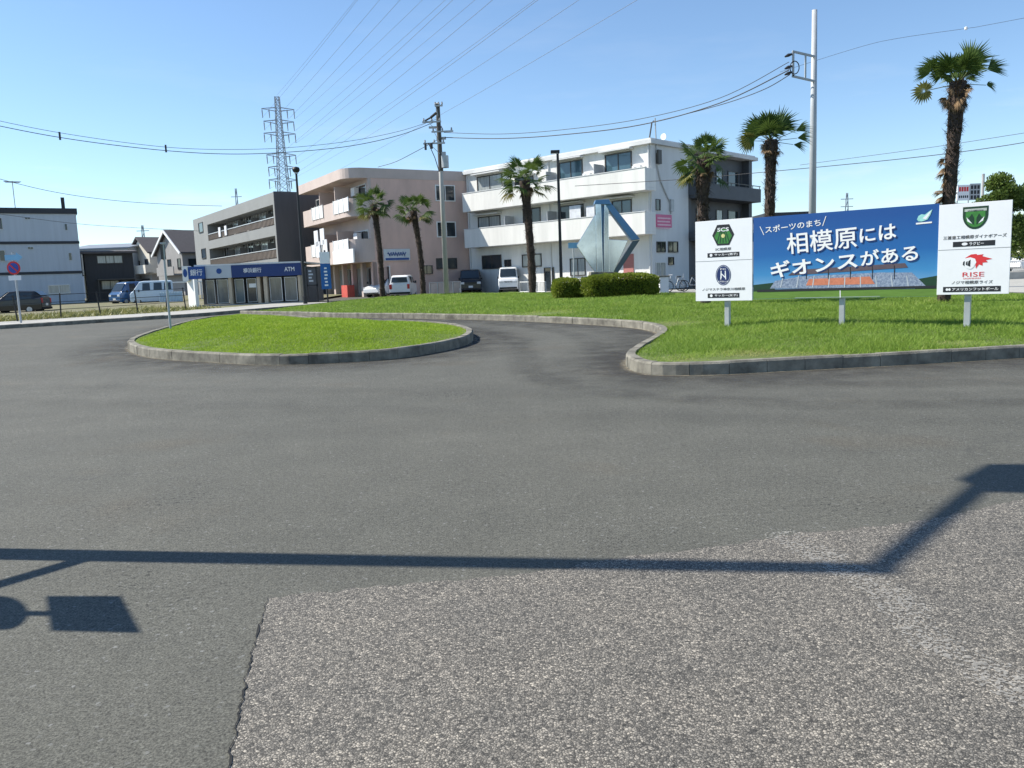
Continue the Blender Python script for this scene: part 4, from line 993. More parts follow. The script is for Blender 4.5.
def board(name, label, cat, x0, x1, z0, z1, off, thick, group=None):
    """an Empty at the foot of the board, a panel with a frame behind; returns root, local x shift"""
    o = BO.o + BO.x * x0
    t = empty(name, (o.x, o.y, BO.o.z), label, cat, BT, group)
    b = MB(); b.box(0, x1 - x0, off, off + thick, z0, z1)
    return t, b


def bq(px, py, off): return BO.front(px, py, off)


# left white board
OFF1 = -0.10
xa, _ = bq(695.5, 262, OFF1); xb, _ = bq(752.3, 258, OFF1); zt = (bq(695.5, 222, OFF1)[1] + bq(752, 217.5, OFF1)[1]) / 2; zb = (bq(695.5, 302.3, OFF1)[1] + bq(752, 299.3, OFF1)[1]) / 2
def surf(x_origin, off, lift): return lambda u, v: (u - x_origin, off - lift, v)


def white_board(name, label, xa, xb, zb, zt, off, postx):
    t, b = board(name, label, 'sign', xa, xb, zb, zt, off, 0.035)
    pn = b.build('panel', M['panel_white'], t, bevel=0.004)
    fr = MB(); w = xb - xa
    for z_ in (zb + 0.15, (zb + zt) / 2, zt - 0.2): fr.box(0.05, w - 0.05, off + 0.036, off + 0.07, z_ - 0.025, z_ + 0.025)
    fr.build('rear_frame', M['steel'], t)
    ps = MB(); ps.box(postx - xa - 0.055, postx - xa + 0.055, off + 0.072, off + 0.182, -0.15, zt - 0.1); ps.build('post', M['steel'], t, bevel=0.006)
    ln = MB(); ln.box(0.004, w - 0.004, off - 0.002, off - 0.0, (zb + zt) / 2 - 0.006, (zb + zt) / 2 + 0.006); ln.build('panel_seam', M['panel_edge'], pn)
    return t, pn


t1, pn1 = white_board('club_sign', 'white board with a green hexagon crest above a navy oval crest', xa, xb, zb, zt, OFF1, bq(725.5, 310, OFF1)[0])
W1, Hh = xb - xa, zt - zb
def loc1(u, v): return (u * W1, OFF1, zb + v * Hh)          # u,v fractions of the board
def flat(name, pts, m, par, off, lift):
    b = MB(); n = len(pts); b.v = [(x, off - lift, z) for x, z in pts]; b.f = [tuple(range(n))]
    o = b.build(name, m, par)
    me = o.data
    if me.polygons[0].normal.y > 0: me.flip_normals()
    return o
def P1(u, v): return (u * W1, zb + v * Hh)
def ell(cx, cz, rx, rz, n=28, a0=0.0, a1=2 * PI): return [(cx + rx * math.cos(a0 + (a1 - a0) * i / n), cz + rz * math.sin(a0 + (a1 - a0) * i / n)) for i in range(n)]
def hexa(cx, cz, rx, rz): return [(cx - rx, cz), (cx - rx * .55, cz - rz), (cx + rx * .55, cz - rz), (cx + rx, cz), (cx + rx * .55, cz + rz), (cx - rx * .55, cz + rz)]
def wr(par, body, W_, zb_, H_, u0, u1, v0, v1, off, m, bold=0.012, lift=0.004, name='lettering'):
    return write(name, body, [(u0 * W_, zb_ + v0 * H_), (u1 * W_, zb_ + v0 * H_), (u1 * W_, zb_ + v1 * H_), (u0 * W_, zb_ + v1 * H_)], lambda u, v: (u, off - lift, v), m, par, bold)


cx, cz = P1(0.5, 0.815)
em = flat('crest', hexa(cx, cz, 0.265, 0.235), M['ink'], pn1, OFF1, 0.003)
flat('crest_field', hexa(cx, cz - 0.03, 0.215, 0.165), M['emblem_green'], em, OFF1, 0.005)
for k in range(5):
    x_ = cx - 0.15 + 0.075 * k; flat('crest_stripe', [(x_ - 0.012, cz - 0.18), (x_ + 0.012, cz - 0.18), (cx + (x_ - cx) * 0.4 + 0.01, cz + 0.1), (cx + (x_ - cx) * 0.4 - 0.01, cz + 0.1)], M['emblem_dark'], em, OFF1, 0.0065)
flat('crest_ball', ell(cx, cz - 0.02, 0.045, 0.045), mat('crest_gold', (0.62, 0.58, 0.25), 0.5, 0.2, 20), em, OFF1, 0.008)
wr(em, 'SCS', W1, zb, Hh, 0.40, 0.60, 0.858, 0.905, OFF1, M['panel_white'], 0.02, 0.008)
wr(pn1, 'SC相模原', W1, zb, Hh, 0.36, 0.64, 0.625, 0.66, OFF1, M['ink'])
def pill(par, W_, zb_, H_, u0, u1, v0, v1, off, m): return flat('label_bar', [(u0 * W_, zb_ + v0 * H_), (u1 * W_, zb_ + v0 * H_), (u1 * W_, zb_ + v1 * H_), (u0 * W_, zb_ + v1 * H_)], m, par, off, 0.003)
br = pill(pn1, W1, zb, Hh, 0.22, 0.78, 0.545, 0.60, OFF1, M['ink'])
flat('ball_symbol', ell(W1 * 0.285, zb + Hh * 0.5725, 0.034, 0.034), M['panel_white'], br, OFF1, 0.006)
wr(br, 'サッカー(男子)', W1, zb, Hh, 0.345, 0.75, 0.556, 0.589, OFF1, M['panel_white'], 0.014, 0.006)
cx, cz = P1(0.5, 0.32)
em = flat('crest', ell(cx, cz, 0.185, 0.235), M['navy'], pn1, OFF1, 0.003)
rg = MB(); oo, ii = ell(cx, cz, 0.168, 0.217, 40), ell(cx, cz, 0.158, 0.206, 40)
for k in range(40): k2 = (k + 1) % 40; rg.quad(*[(p[0], OFF1 - 0.005, p[1]) for p in (oo[k], oo[k2], ii[k2], ii[k])])
rg.build('crest_ring', M['fascia_grey'], em)
wr(em, 'N', W1, zb, Hh, 0.455, 0.545, 0.285, 0.345, OFF1, M['panel_white'], 0.02, 0.006)
for s_ in (-1, 1): flat('crest_bar', [(cx + s_ * 0.06 - 0.011, cz - 0.1), (cx + s_ * 0.06 + 0.011, cz - 0.1), (cx + s_ * 0.05 + 0.011, cz + 0.1), (cx + s_ * 0.05 - 0.011, cz + 0.1)], M['panel_white'], em, OFF1, 0.0065)
wr(em, 'FC', W1, zb, Hh, 0.45, 0.55, 0.385, 0.405, OFF1, M['panel_white'], 0.01, 0.006)
wr(em, 'STELLA', W1, zb, Hh, 0.41, 0.59, 0.232, 0.25, OFF1, M['panel_white'], 0.01, 0.006)
wr(pn1, 'ノジマステラ神奈川相模原', W1, zb, Hh, 0.12, 0.88, 0.128, 0.163, OFF1, M['ink'])
br = pill(pn1, W1, zb, Hh, 0.22, 0.78, 0.038, 0.095, OFF1, M['ink'])
flat('ball_symbol', ell(W1 * 0.285, zb + Hh * 0.0665, 0.034, 0.034), M['panel_white'], br, OFF1, 0.006)
wr(br, 'サッカー(女子)', W1, zb, Hh, 0.345, 0.75, 0.05, 0.083, OFF1, M['panel_white'], 0.014, 0.006)

# right white board
xa2, _ = bq(938.0, 250, OFF1); xb2, _ = bq(1010.8, 247, OFF1); zt2 = (bq(938.5, 205.3, OFF1)[1] + bq(1012, 199.7, OFF1)[1]) / 2; zb2 = (bq(936.8, 295.3, OFF1)[1] + bq(1009, 293.3, OFF1)[1]) / 2
t2_, pn2 = white_board('club_sign', 'white board with a green shield crest above a red and white horse emblem', xa2, xb2, zb2, zt2, OFF1, bq(966.5, 310, OFF1)[0])
W2, H2_ = xb2 - xa2, zt2 - zb2
def P2(u, v): return (u * W2, zb2 + v * H2_)
def shield(cx, cz, rx, rz):
    r = [(cx - rx, cz + rz), (cx - rx * 1.0, cz + rz * 0.2)]
    r += [(cx - rx * math.cos(t), cz + rz * 0.2 - 1.2 * rz * math.sin(t) ** 1.1) for t in np.linspace(0.25, PI / 2, 7)]
    r += [(2 * cx - p[0], p[1]) for p in r[::-1][1:]]
    return r
cx, cz = P2(0.51, 0.835)
em = flat('crest', shield(cx, cz, 0.215, 0.215), M['emblem_dark'], pn2, OFF1, 0.003)
flat('crest_field', [(p[0], p[1]) for p in shield(cx, cz - 0.02, 0.165, 0.155)], M['emblem_green'], em, OFF1, 0.005)
flat('crest_scroll', [(cx - 0.185, cz + 0.125), (cx + 0.185, cz + 0.125), (cx + 0.188, cz + 0.175), (cx - 0.188, cz + 0.175)], mat('crest_silver', (0.42, 0.46, 0.42), 0.5, 0.2, 14), em, OFF1, 0.0065)
wr(em, 'SAGAMIHARA', W2, zb2, H2_, 0.40, 0.62, 0.906, 0.921, OFF1, M['ink'], 0.01, 0.009)
for s_ in (-1, 1):
    flat('crest_blaze', [(cx + s_ * 0.02, cz - 0.13), (cx + s_ * 0.16, cz - 0.02), (cx + s_ * 0.10, cz + 0.02), (cx + s_ * 0.06, cz + 0.08), (cx + s_ * 0.02, cz + 0.0)], M['emblem_dark'], em, OFF1, 0.0075)
    flat('crest_tusk', [(cx + s_ * 0.05, cz - 0.11), (cx + s_ * 0.13, cz - 0.06), (cx + s_ * 0.15, cz + 0.02), (cx + s_ * 0.10, cz - 0.04)], M['panel_white'], em, OFF1, 0.0085)
wr(pn2, '三菱重工相模原ダイナボアーズ', W2, zb2, H2_, 0.07, 0.94, 0.612, 0.652, OFF1, M['ink'])
br = pill(pn2, W2, zb2, H2_, 0.21, 0.79, 0.528, 0.585, OFF1, M['ink'])
flat('ball_symbol', ell(W2 * 0.375, zb2 + H2_ * 0.5565, 0.05, 0.028), M['panel_white'], br, OFF1, 0.006)
wr(br, 'ラグビー', W2, zb2, H2_, 0.44, 0.64, 0.538, 0.575, OFF1, M['panel_white'], 0.014, 0.006)
# horse head emblem: red mane streaming right
cx, cz = P2(0.51, 0.345)
em = flat('crest', [(cx - 0.15, cz + 0.10), (cx - 0.05, cz + 0.165), (cx + 0.04, cz + 0.17), (cx + 0.06, cz + 0.15), (cx + 0.16, cz + 0.16), (cx + 0.14, cz + 0.125), (cx + 0.31, cz + 0.065), (cx + 0.20, cz + 0.045), (cx + 0.24, cz + 0.005), (cx + 0.15, cz + 0.0), (cx + 0.15, cz - 0.06), (cx + 0.09, cz - 0.03), (cx + 0.04, cz - 0.11), (cx + 0.02, cz + 0.02)], M['red'], pn2, OFF1, 0.003)
flat('emblem_head', [(cx - 0.20, cz + 0.03), (cx - 0.16, cz + 0.09), (cx - 0.06, cz + 0.11), (cx + 0.02, cz + 0.08), (cx + 0.045, cz + 0.01), (cx + 0.0, cz - 0.08), (cx - 0.05, cz - 0.12), (cx - 0.12, cz - 0.10), (cx - 0.17, cz - 0.03)], M['panel_white'], em, OFF1, 0.005)
for dx, s_ in ((-0.17, 0.5), (-0.08, 0.75), (-0.12, 0.45)):
    flat('emblem_mark', [(cx + dx - 0.03 * s_, cz - 0.06 * s_), (cx + dx + 0.03 * s_, cz - 0.07 * s_ - 0.02), (cx + dx + 0.035 * s_, cz + 0.09 * s_), (cx + dx - 0.01, cz + 0.05 * s_)], M['ink'], em, OFF1, 0.007)
wr(pn2, 'RISE', W2, zb2, H2_, 0.36, 0.66, 0.195, 0.245, OFF1, M['red'], 0.0, 0.004)
wr(pn2, 'SAGAMIHARA', W2, zb2, H2_, 0.37, 0.62, 0.168, 0.185, OFF1, M['red'], 0.0, 0.004)
wr(pn2, 'ノジマ相模原ライズ', W2, zb2, H2_, 0.21, 0.78, 0.115, 0.153, OFF1, M['ink'])
br = pill(pn2, W2, zb2, H2_, 0.09, 0.89, 0.028, 0.088, OFF1, M['ink'])
for s_ in (-1, 1): flat('ball_symbol', ell(W2 * (0.165 + 0.018 * s_), zb2 + H2_ * 0.058, 0.022, 0.026, 16), M['panel_white'], br, OFF1, 0.006)
wr(br, 'アメリカンフットボール', W2, zb2, H2_, 0.22, 0.86, 0.041, 0.075, OFF1, M['panel_white'], 0.014, 0.006)

# the long blue billboard between them
OB = -0.085
x0 = bq(753.2, 255, OB)[0]; x1 = bq(938.2, 250, OB)[0]; zt3 = (bq(752.5, 217.3, OB)[1] + bq(938.5, 204.3, OB)[1]) / 2; zb3 = (bq(752.5, 299.2, OB)[1] + bq(937.5, 296.5, OB)[1]) / 2
t3, b = board('billboard', 'long blue billboard with big white Japanese slogan over a printed stadium', 'billboard', x0, x1, zb3, zt3, OB, 0.03)
m_ = bpy.data.materials.new('billboard_print'); m_.use_nodes = True
nt_, N_, L_ = nodes_of(m_); bs = [n for n in nt_.nodes if n.type == 'BSDF_PRINCIPLED'][0]; bs.inputs['Roughness'].default_value = 0.45
tc_ = N_('ShaderNodeTexCoord'); sx_ = N_('ShaderNodeSeparateXYZ'); L_(tc_.outputs['Object'], sx_.inputs[0])
nz_ = N_('ShaderNodeTexNoise'); nz_.inputs['Scale'].default_value = 2.0; L_(tc_.outputs['Object'], nz_.inputs[0])
mr_ = N_('ShaderNodeMapRange'); mr_.inputs[1].default_value = zb3 + 0.1 * (zt3 - zb3); mr_.inputs[2].default_value = zt3; L_(sx_.outputs[2], mr_.inputs[0])
ad_ = N_('ShaderNodeMath'); ad_.operation = 'MULTIPLY_ADD'; ad_.inputs[1].default_value = 0.05; L_(nz_.outputs[0], ad_.inputs[0]); L_(mr_.outputs[0], ad_.inputs[2])
rp_ = N_('ShaderNodeValToRGB'); L_(ad_.outputs[0], rp_.inputs[0]); e = rp_.color_ramp.elements
e[0].position = 0.05; e[0].color = (0.16, 0.34, 0.55, 1); e[1].position = 0.95; e[1].color = (0.006, 0.070, 0.27, 1)
for p_, c_ in ((0.25, (0.040, 0.22, 0.47)), (0.5, (0.009, 0.115, 0.35))): q = e.new(p_); q.color = (*c_, 1)
L_(rp_.outputs[0], bs.inputs['Base Color']); MATS['billboard_print'] = m_
pn3 = b.build('panel', m_, t3)
fr = MB(); w3 = x1 - x0
for z_ in (zb3 + 0.2, (zb3 + zt3) / 2, zt3 - 0.2): fr.box(0.05, w3 - 0.05, OB + 0.032, OB + 0.07, z_ - 0.03, z_ + 0.03)
fr.build('rear_frame', M['steel'], t3)
pp = bq(840.5, 310, OB)[0] - x0; b = MB(); b.box(pp - 0.05, pp + 0.05, OB + 0.072, OB + 0.17, -0.15, zt3 - 0.15); b.build('post', M['steel'], t3)
def q3(px, py):
    u, v = bq(px, py, OB); return (u - x0, v)
def poly3(name, pxs, m, lift, par=None): return flat(name, [q3(*p) for p in pxs], m, par or pn3, OB, lift)
pitch = mat('printed_pitch', (0.115, 0.215, 0.035), 0.55, 0.14, 3, stretch=(1, 1, 8))
poly3('printed_pitch', [(753.4, 291.5), (937.6, 288.5), (937.4, 296.3), (753.4, 299)], pitch, 0.002)
pl_ = poly3('printed_line', [(795, 297.7), (880, 296.1), (880, 296.4), (795, 298.0)], M['fascia_grey'], 0.004)
poly3('printed_post', [(839.7, 290.5), (840.7, 290.5), (840.7, 297.5), (839.7, 297.5)], M['panel_white'], 0.0045)
poly3('printed_hedge', [(753.4, 285), (775, 282.5), (775, 290.6), (753.4, 291.6)], M['emblem_dark'], 0.003)
poly3('printed_hedge', [(915, 279.5), (937.8, 275.5), (937.6, 288.8), (915, 289)], M['emblem_dark'], 0.003)
seat_m = mat('printed_seats', (0.10, 0.14, 0.24), 0.5, 0.0, 30, col2=(0.34, 0.40, 0.50))
poly3('printed_stand', [(770, 288.5), (775, 281), (800, 276.5), (880, 272.5), (912, 272.5), (928, 288)], seat_m, 0.004)
poly3('printed_seats', [(806, 285.5), (809, 279), (870, 276.5), (875, 284)], M['orange'], 0.006)
for k in range(9):
    xx = 780 + 16 * k; poly3('printed_stair', [(xx, 287.5), (xx + 1.1, 287.5), (xx + 1.5 - (k - 4) * 0.6, 275.5), (xx + 0.6 - (k - 4) * 0.6, 275.5)], M['fascia_grey'], 0.0075)
poly3('printed_barrier', [(757, 289.8), (936, 285.5), (936, 288), (757, 292)], M['ink'], 0.008)
poly3('printed_roof', [(788, 275.5), (795, 270), (905, 263), (908, 267.5)], mat('printed_roof_ink', (0.10, 0.075, 0.09), 0.5, 0.15, 4), 0.005)
for k in range(5):
    xx = 806 + 22 * k; poly3('printed_strut', [(xx, 279), (xx + 0.8, 279), (xx + 0.8, 268.5 - k * 0.8), (xx, 268.5 - k * 0.8)], M['ink'], 0.007)
sh_m = mat('printed_letter_shade', (0.007, 0.03, 0.14), 0.5, 0.05, 3)
def slog(body, BLp, BRp, TRp, TLp, bold):
    Q = [q3(*p) for p in (BLp, BRp, TRp, TLp)]
    write('lettering_shade', body, [(a + 0.02, c - 0.025) for a, c in Q], lambda u, v: (u, OB - 0.009, v), sh_m, pn3, bold)
    write('lettering', body, Q, lambda u, v: (u, OB - 0.011, v), M['white_paint'], pn3, bold)
slog('相模原', (787.5, 254.5), (857.5, 247.5), (856.5, 225.8), (786, 233.5), 0.010)
slog('には', (860, 242.7), (896.5, 238.5), (896, 222.8), (859.5, 229), 0.018)
slog('ギオンス', (771.5, 278.5), (858, 267.7), (857, 251.2), (770, 262.2), 0.022)
slog('がある', (861, 266.3), (918.5, 260), (917.5, 244), (860, 251), 0.018)
def thin(body, *c): write('lettering', body, [q3(*p) for p in c], lambda u, v: (u, OB - 0.006, v), M['white_paint'], pn3, 0.012)
thin('スポーツのまち', (765.5, 233.2), (821, 225.5), (820.5, 218.8), (765, 226.5))
for a, c in (((760, 226.5), (764, 235)), ((826, 216.2), (822.7, 226))):
    (u0, v0), (u1, v1) = q3(*a), q3(*c); b = MB(); b.quad((u0 - 0.008, OB - 0.006, v0), (u0 + 0.008, OB - 0.006, v0), (u1 + 0.008, OB - 0.006, v1), (u1 - 0.008, OB - 0.006, v1)); b.build('slash_mark', M['white_paint'], pn3)
poly3('swoosh', [(917, 219.5), (918.5, 216), (921.5, 214.2), (925, 214.6), (928, 212.2), (932.5, 209.3), (930.5, 214.5), (927.5, 219.5), (922, 221.5), (918.5, 221.4)], mat('logo_mint', (0.30, 0.62, 0.58), 0.45, 0.2, 8), 0.006)
poly3('swoosh', [(922.5, 218.5), (926, 215.2), (931.5, 210.2), (929, 215.5), (926, 219.5)], M['panel_white'], 0.008)
poly3('logo_bar', [(916, 222.9), (932, 221.5), (932, 223), (916, 224.6)], M['white_paint'], 0.006)

# ------------------------------------------------------------------ palms
def build_palm(label, base, height, rad, crown_r, seed, nl=27, leaves=None, lean=(0, 0), dead=14, yellow=2, clumps=(), cs=1.0):
    r = np.random.default_rng(seed)
    t = empty('palm_tree', base, label, 'palm tree', 0.0, 'fan palms around the roundabout')
    top = np.array([lean[0], lean[1], height])
    # trunk: ragged fibre-wrapped shaft, thicker under the crown
    n = 26; tb = MB(); pts = []; rr = []
    for i in range(n):
        f = i / (n - 1); s_ = f * f
        pts.append(Vector((top[0] * s_ + 0.025 * math.sin(5 * f + seed), top[1] * s_, -0.15 + (height + 0.15) * f)))
        rr.append(rad * (0.92 + 0.14 * math.sin(i * 2.1 + seed) * 0.5 + (0.32 * max(0, (f - 0.72) / 0.28)) + r.normal(0, 0.05)))
    tb.tube(pts, rr, 12)
    trunk = tb.build('trunk', M['palm_fibre'], t, smooth=True)
    V, Fc = [], []
    for _ in range(int(1500)):
        f = r.random() ** 0.8; i = f * (n - 1); k = min(int(i), n - 2); p = np.array(pts[k].lerp(pts[k + 1], i - k)); ra = rr[k] * 0.9
        a = r.uniform(0, 2 * PI); o = np.array([math.cos(a), math.sin(a), 0]); s2 = np.array([-math.sin(a), math.cos(a), 0])
        L_ = r.uniform(0.08, 0.26) * (1 + 0.9 * max(0, f - 0.6)) * (rad / 0.2); up = r.uniform(-0.9, 1.0); w = r.uniform(0.012, 0.035)
        q = p + o * ra; m0 = len(V)
        V += [q - s2 * w, q + s2 * w, q + (o * r.uniform(0.3, 0.9) + np.array([0, 0, up])) * L_]; Fc.append((m0, m0 + 1, m0 + 2))
    np_mesh('trunk_fibre', V, Fc, M['palm_fibre'], trunk)

    def fan(V, Fc, T, az, el, pet, fr, droop, tint, roll=0.0, closed=1.0, org=None):
        d = np.array([math.cos(az) * math.cos(el), math.sin(az) * math.cos(el), math.sin(el)])
        s_ = np.array([-math.sin(az), math.cos(az), 0]); nrm = np.cross(d, s_); nrm = nrm * np.sign(nrm[2] + 1e-6)
        c, sn = math.cos(roll), math.sin(roll); s_, nrm = s_ * c + nrm * sn, nrm * c - s_ * sn
        o = np.array(org if org is not None else top) + np.array([0, 0, -0.05])
        c0 = o + d * pet + np.array([0, 0, -droop * pet * 0.35])
        # petiole
        m0 = len(V); w = 0.014
        V += [o - s_ * w, o + s_ * w, c0 + s_ * w * 0.7, c0 - s_ * w * 0.7]; Fc += [(m0, m0 + 1, m0 + 2), (m0, m0 + 2, m0 + 3)]; T += [tint] * 4
        N = 24; A = R_(142) * closed
        for k in range(N):
            th = -A + 2 * A * (k + 0.5) / N; e = d * math.cos(th) + s_ * math.sin(th) + nrm * (-0.22 * abs(math.sin(th)) + 0.05)
            e /= np.linalg.norm(e); L = fr * (0.74 + 0.26 * math.cos(th * 0.8)) * r.uniform(0.78, 1.08)
            sd = np.cross(e, nrm); sd /= np.linalg.norm(sd) + 1e-9; wm = fr * 0.047 * closed + 0.005
            fold = nrm * wm * 0.7 * (1 if k % 2 else -1) * 0.5
            m1 = c0 + e * L * 0.55; tip = c0 + e * L * 0.97 + np.array([0, 0, -1]) * L * (0.10 + droop * r.uniform(0.1, 0.5)); m0 = len(V)
            V += [c0 + e * 0.02, m1 - sd * wm + fold, m1 + sd * wm - fold, tip]; Fc += [(m0, m0 + 1, m0 + 2), (m0 + 1, m0 + 3, m0 + 2)]
            tt = tint + r.normal(0, 0.06); T += [tt, tt, tt, tt + 0.08]
    V, Fc, T = [], [], []
    Vy, Fy, Ty = [], [], []
    if leaves is None:
        leaves = []
        for k in range(nl):
            f = k / nl; el = R_(66) - R_(92) * f ** 1.15 + r.normal(0, 0.12); az = k * 2.399 + r.normal(0, 0.25)
            leaves.append((az, el, crown_r * r.uniform(0.42, 0.66), crown_r * r.uniform(0.40, 0.56), max(0.03, 0.35 * f), r.uniform(-0.9, 0.9), r.uniform(0.55, 0.85), 0))
        for k in range(yellow): leaves.append((r.uniform(0, 6.28), -0.35 + r.normal(0, 0.1), crown_r * 0.6, crown_r * 0.42, 0.5, 0.3, 1.0, 1))
    else:                                     # shorter inner fans fill the heart of the crown
        leaves = leaves + [(r.uniform(0, 6.28), R_(r.uniform(25, 75)), r.uniform(.22, .4), r.uniform(.36, .5), .03, r.uniform(-.9, .9), r.uniform(.5, .7), 0) for _ in range(11)]
    for (az, el, pet, fr, dr, ro, cl, ye) in leaves:
        pet *= cs; fr *= cs
        (fan(Vy, Fy, Ty, az, el, pet, fr, dr, r.uniform(0.2, 0.9), ro, cl) if ye else fan(V, Fc, T, az, el, pet, fr, dr, r.uniform(0.15, 0.85), ro, cl))
    cr = np_mesh('crown', V, Fc, M['palm'], t, T)
    if Vy: np_mesh('yellowed_fronds', Vy, Fy, M['palm_y'], cr, Ty)
    # skirt of dead fronds and old leaf stalks
    V, Fc, T = [], [], []
    for k in range(dead):
        az = r.uniform(0, 6.28); z = -r.uniform(0.0, 0.32); o = top + np.array([0, 0, z])
        fan(V, Fc, T, az, R_(r.uniform(-60, 5)), crown_r * r.uniform(0.14, 0.28), crown_r * r.uniform(0.14, 0.24), 0.6, 0.4, r.uniform(-1, 1), 0.35, o)
    for (fz, az_, nn) in clumps:
        for k in range(nn):
            o = np.array(pts[int(fz * (n - 1))]) + np.array([0.12 * math.cos(az_), 0.12 * math.sin(az_), r.normal(0, 0.14)]); fan(V, Fc, T, az_ + r.normal(0, 0.5), R_(r.uniform(-70, 20)), 0.08, 0.3, 0.5, 0.3, r.uniform(-1, 1), 0.3, o)
    for k in range(130):
        az = r.uniform(0, 6.28); z = -r.uniform(0.0, 0.6); o = top + np.array([0, 0, z]); a = np.array([math.cos(az), math.sin(az), 0]); s2 = np.array([-a[1], a[0], 0])
        e = o + a * r.uniform(0.2, 0.5) * (rad / 0.17) + np.array([0, 0, r.uniform(-0.05, 0.3)]); m0 = len(V)
        V += [o - s2 * 0.02, o + s2 * 0.02, e]; Fc.append((m0, m0 + 1, m0 + 2)); T += [0.4] * 3
    np_mesh('dead_fronds', V, Fc, M['palm_dead'], t, T)
    return t


def palm(label, tx, ty, bx, Y, rad, cr, seed, **k):
    b = AT(bx, 295, Y); zb_ = zg(Y) + 0.22
    tp = AT(tx, ty, Y)
    return build_palm(label, (b.x, Y, zb_), tp.z - zb_, rad, cr, seed, lean=(tp.x - b.x, 0), **k)


palm('slim palm standing in front of the white parked car beside the pink block', 373.5, 205, 383, 54, 0.19, 1.55, 11)
palm('slim palm next to the utility pole, right of the white parked cars', 413.5, 211, 423.5, 56, 0.19, 1.5, 12, nl=23)
palm('tall palm in front of the white apartment block, beside a thin dark lamp post', 525, 181, 532.5, 50, 0.25, 1.85, 13)
palm('palm with a thick shaggy trunk behind the white hexagon crest board', 703, 160, 704.5, 28, 0.21, 1.15, 14, nl=23)
d6 = math.atan2
palm('palm rising behind the left end of the blue billboard beside the pale pole', 770.5, 140, 770, 32, 0.205, 1.38, 15, cs=1.45, nl=0, dead=18, leaves=[
    # azimuth (0 = right, pi = left), elevation, petiole, fan radius, droop, roll, openness, yellowed
    (0, 1.0, .36, .78, 0, 1.3, .42, 0), (0.4, .95, .4, .66, 0, .5, .6, 0), (1.57, 1.1, .4, .65, 0, 0, .6, 0), (2.6, 1.0, .4, .6, 0, .4, .6, 0), (3.0, .85, .42, .6, .02, .8, .6, 0),
    (3.3, .55, .45, .52, .04, 1.15, .75, 0), (2.8, .35, .45, .5, .06, .9, .75, 0), (3.1, .12, .55, .44, .15, 1.0, .85, 1), (0, .36, .72, .5, .02, 1.4, .2, 0), (0.1, .12, .75, .48, .08, 1.4, .2, 0), (-0.1, -.14, .6, .4, .15, 1.4, .2, 0),
    (2.2, 1.0, .4, .6, .02, .2, .6, 0), (-2.0, 1.1, .4, .55, .02, .2, .6, 0), (.8, 1.1, .4, .6, .02, 0, .6, 0), (4.2, .7, .4, .5, .05, .3, .6, 0), (3.9, 1.0, .4, .55, .02, .8, .6, 0)])
palm('tallest palm on the right, sparse windblown crown above the green shield board', 957.5, 82, 944.5, 24.0, 0.19, 1.46, 16, cs=1.28, nl=0, dead=26, clumps=((0.66, 3.3, 7), (0.55, 3.0, 6), (0.42, 3.2, 5)), leaves=[
    (2.4, .80, .5, .58, 0, .25, .72, 0), (1.9, .9, .5, .6, 0, 0, .72, 0), (1.2, .9, .5, .62, 0, 0, .72, 0), (.1, .98, .5, .76, 0, 1.25, .36, 0), (.5, .85, .5, .6, 0, .4, .6, 0), (3.7, .75, .5, .52, .03, -.2, .66, 0), (-1.57, .85, .45, .52, .04, 0, .66, 0),
    (0.0, .40, .72, .52, .02, 1.35, .30, 0), (0.1, .12, .70, .28, .5, 1.2, .3, 0), (3.1, .42, .66, .42, .04, 1.2, .4, 0), (3.1, -.16, .74, .40, .03, 1.1, 1.18, 1), (3.0, .62, .6, .45, .02, .9, .45, 0)])

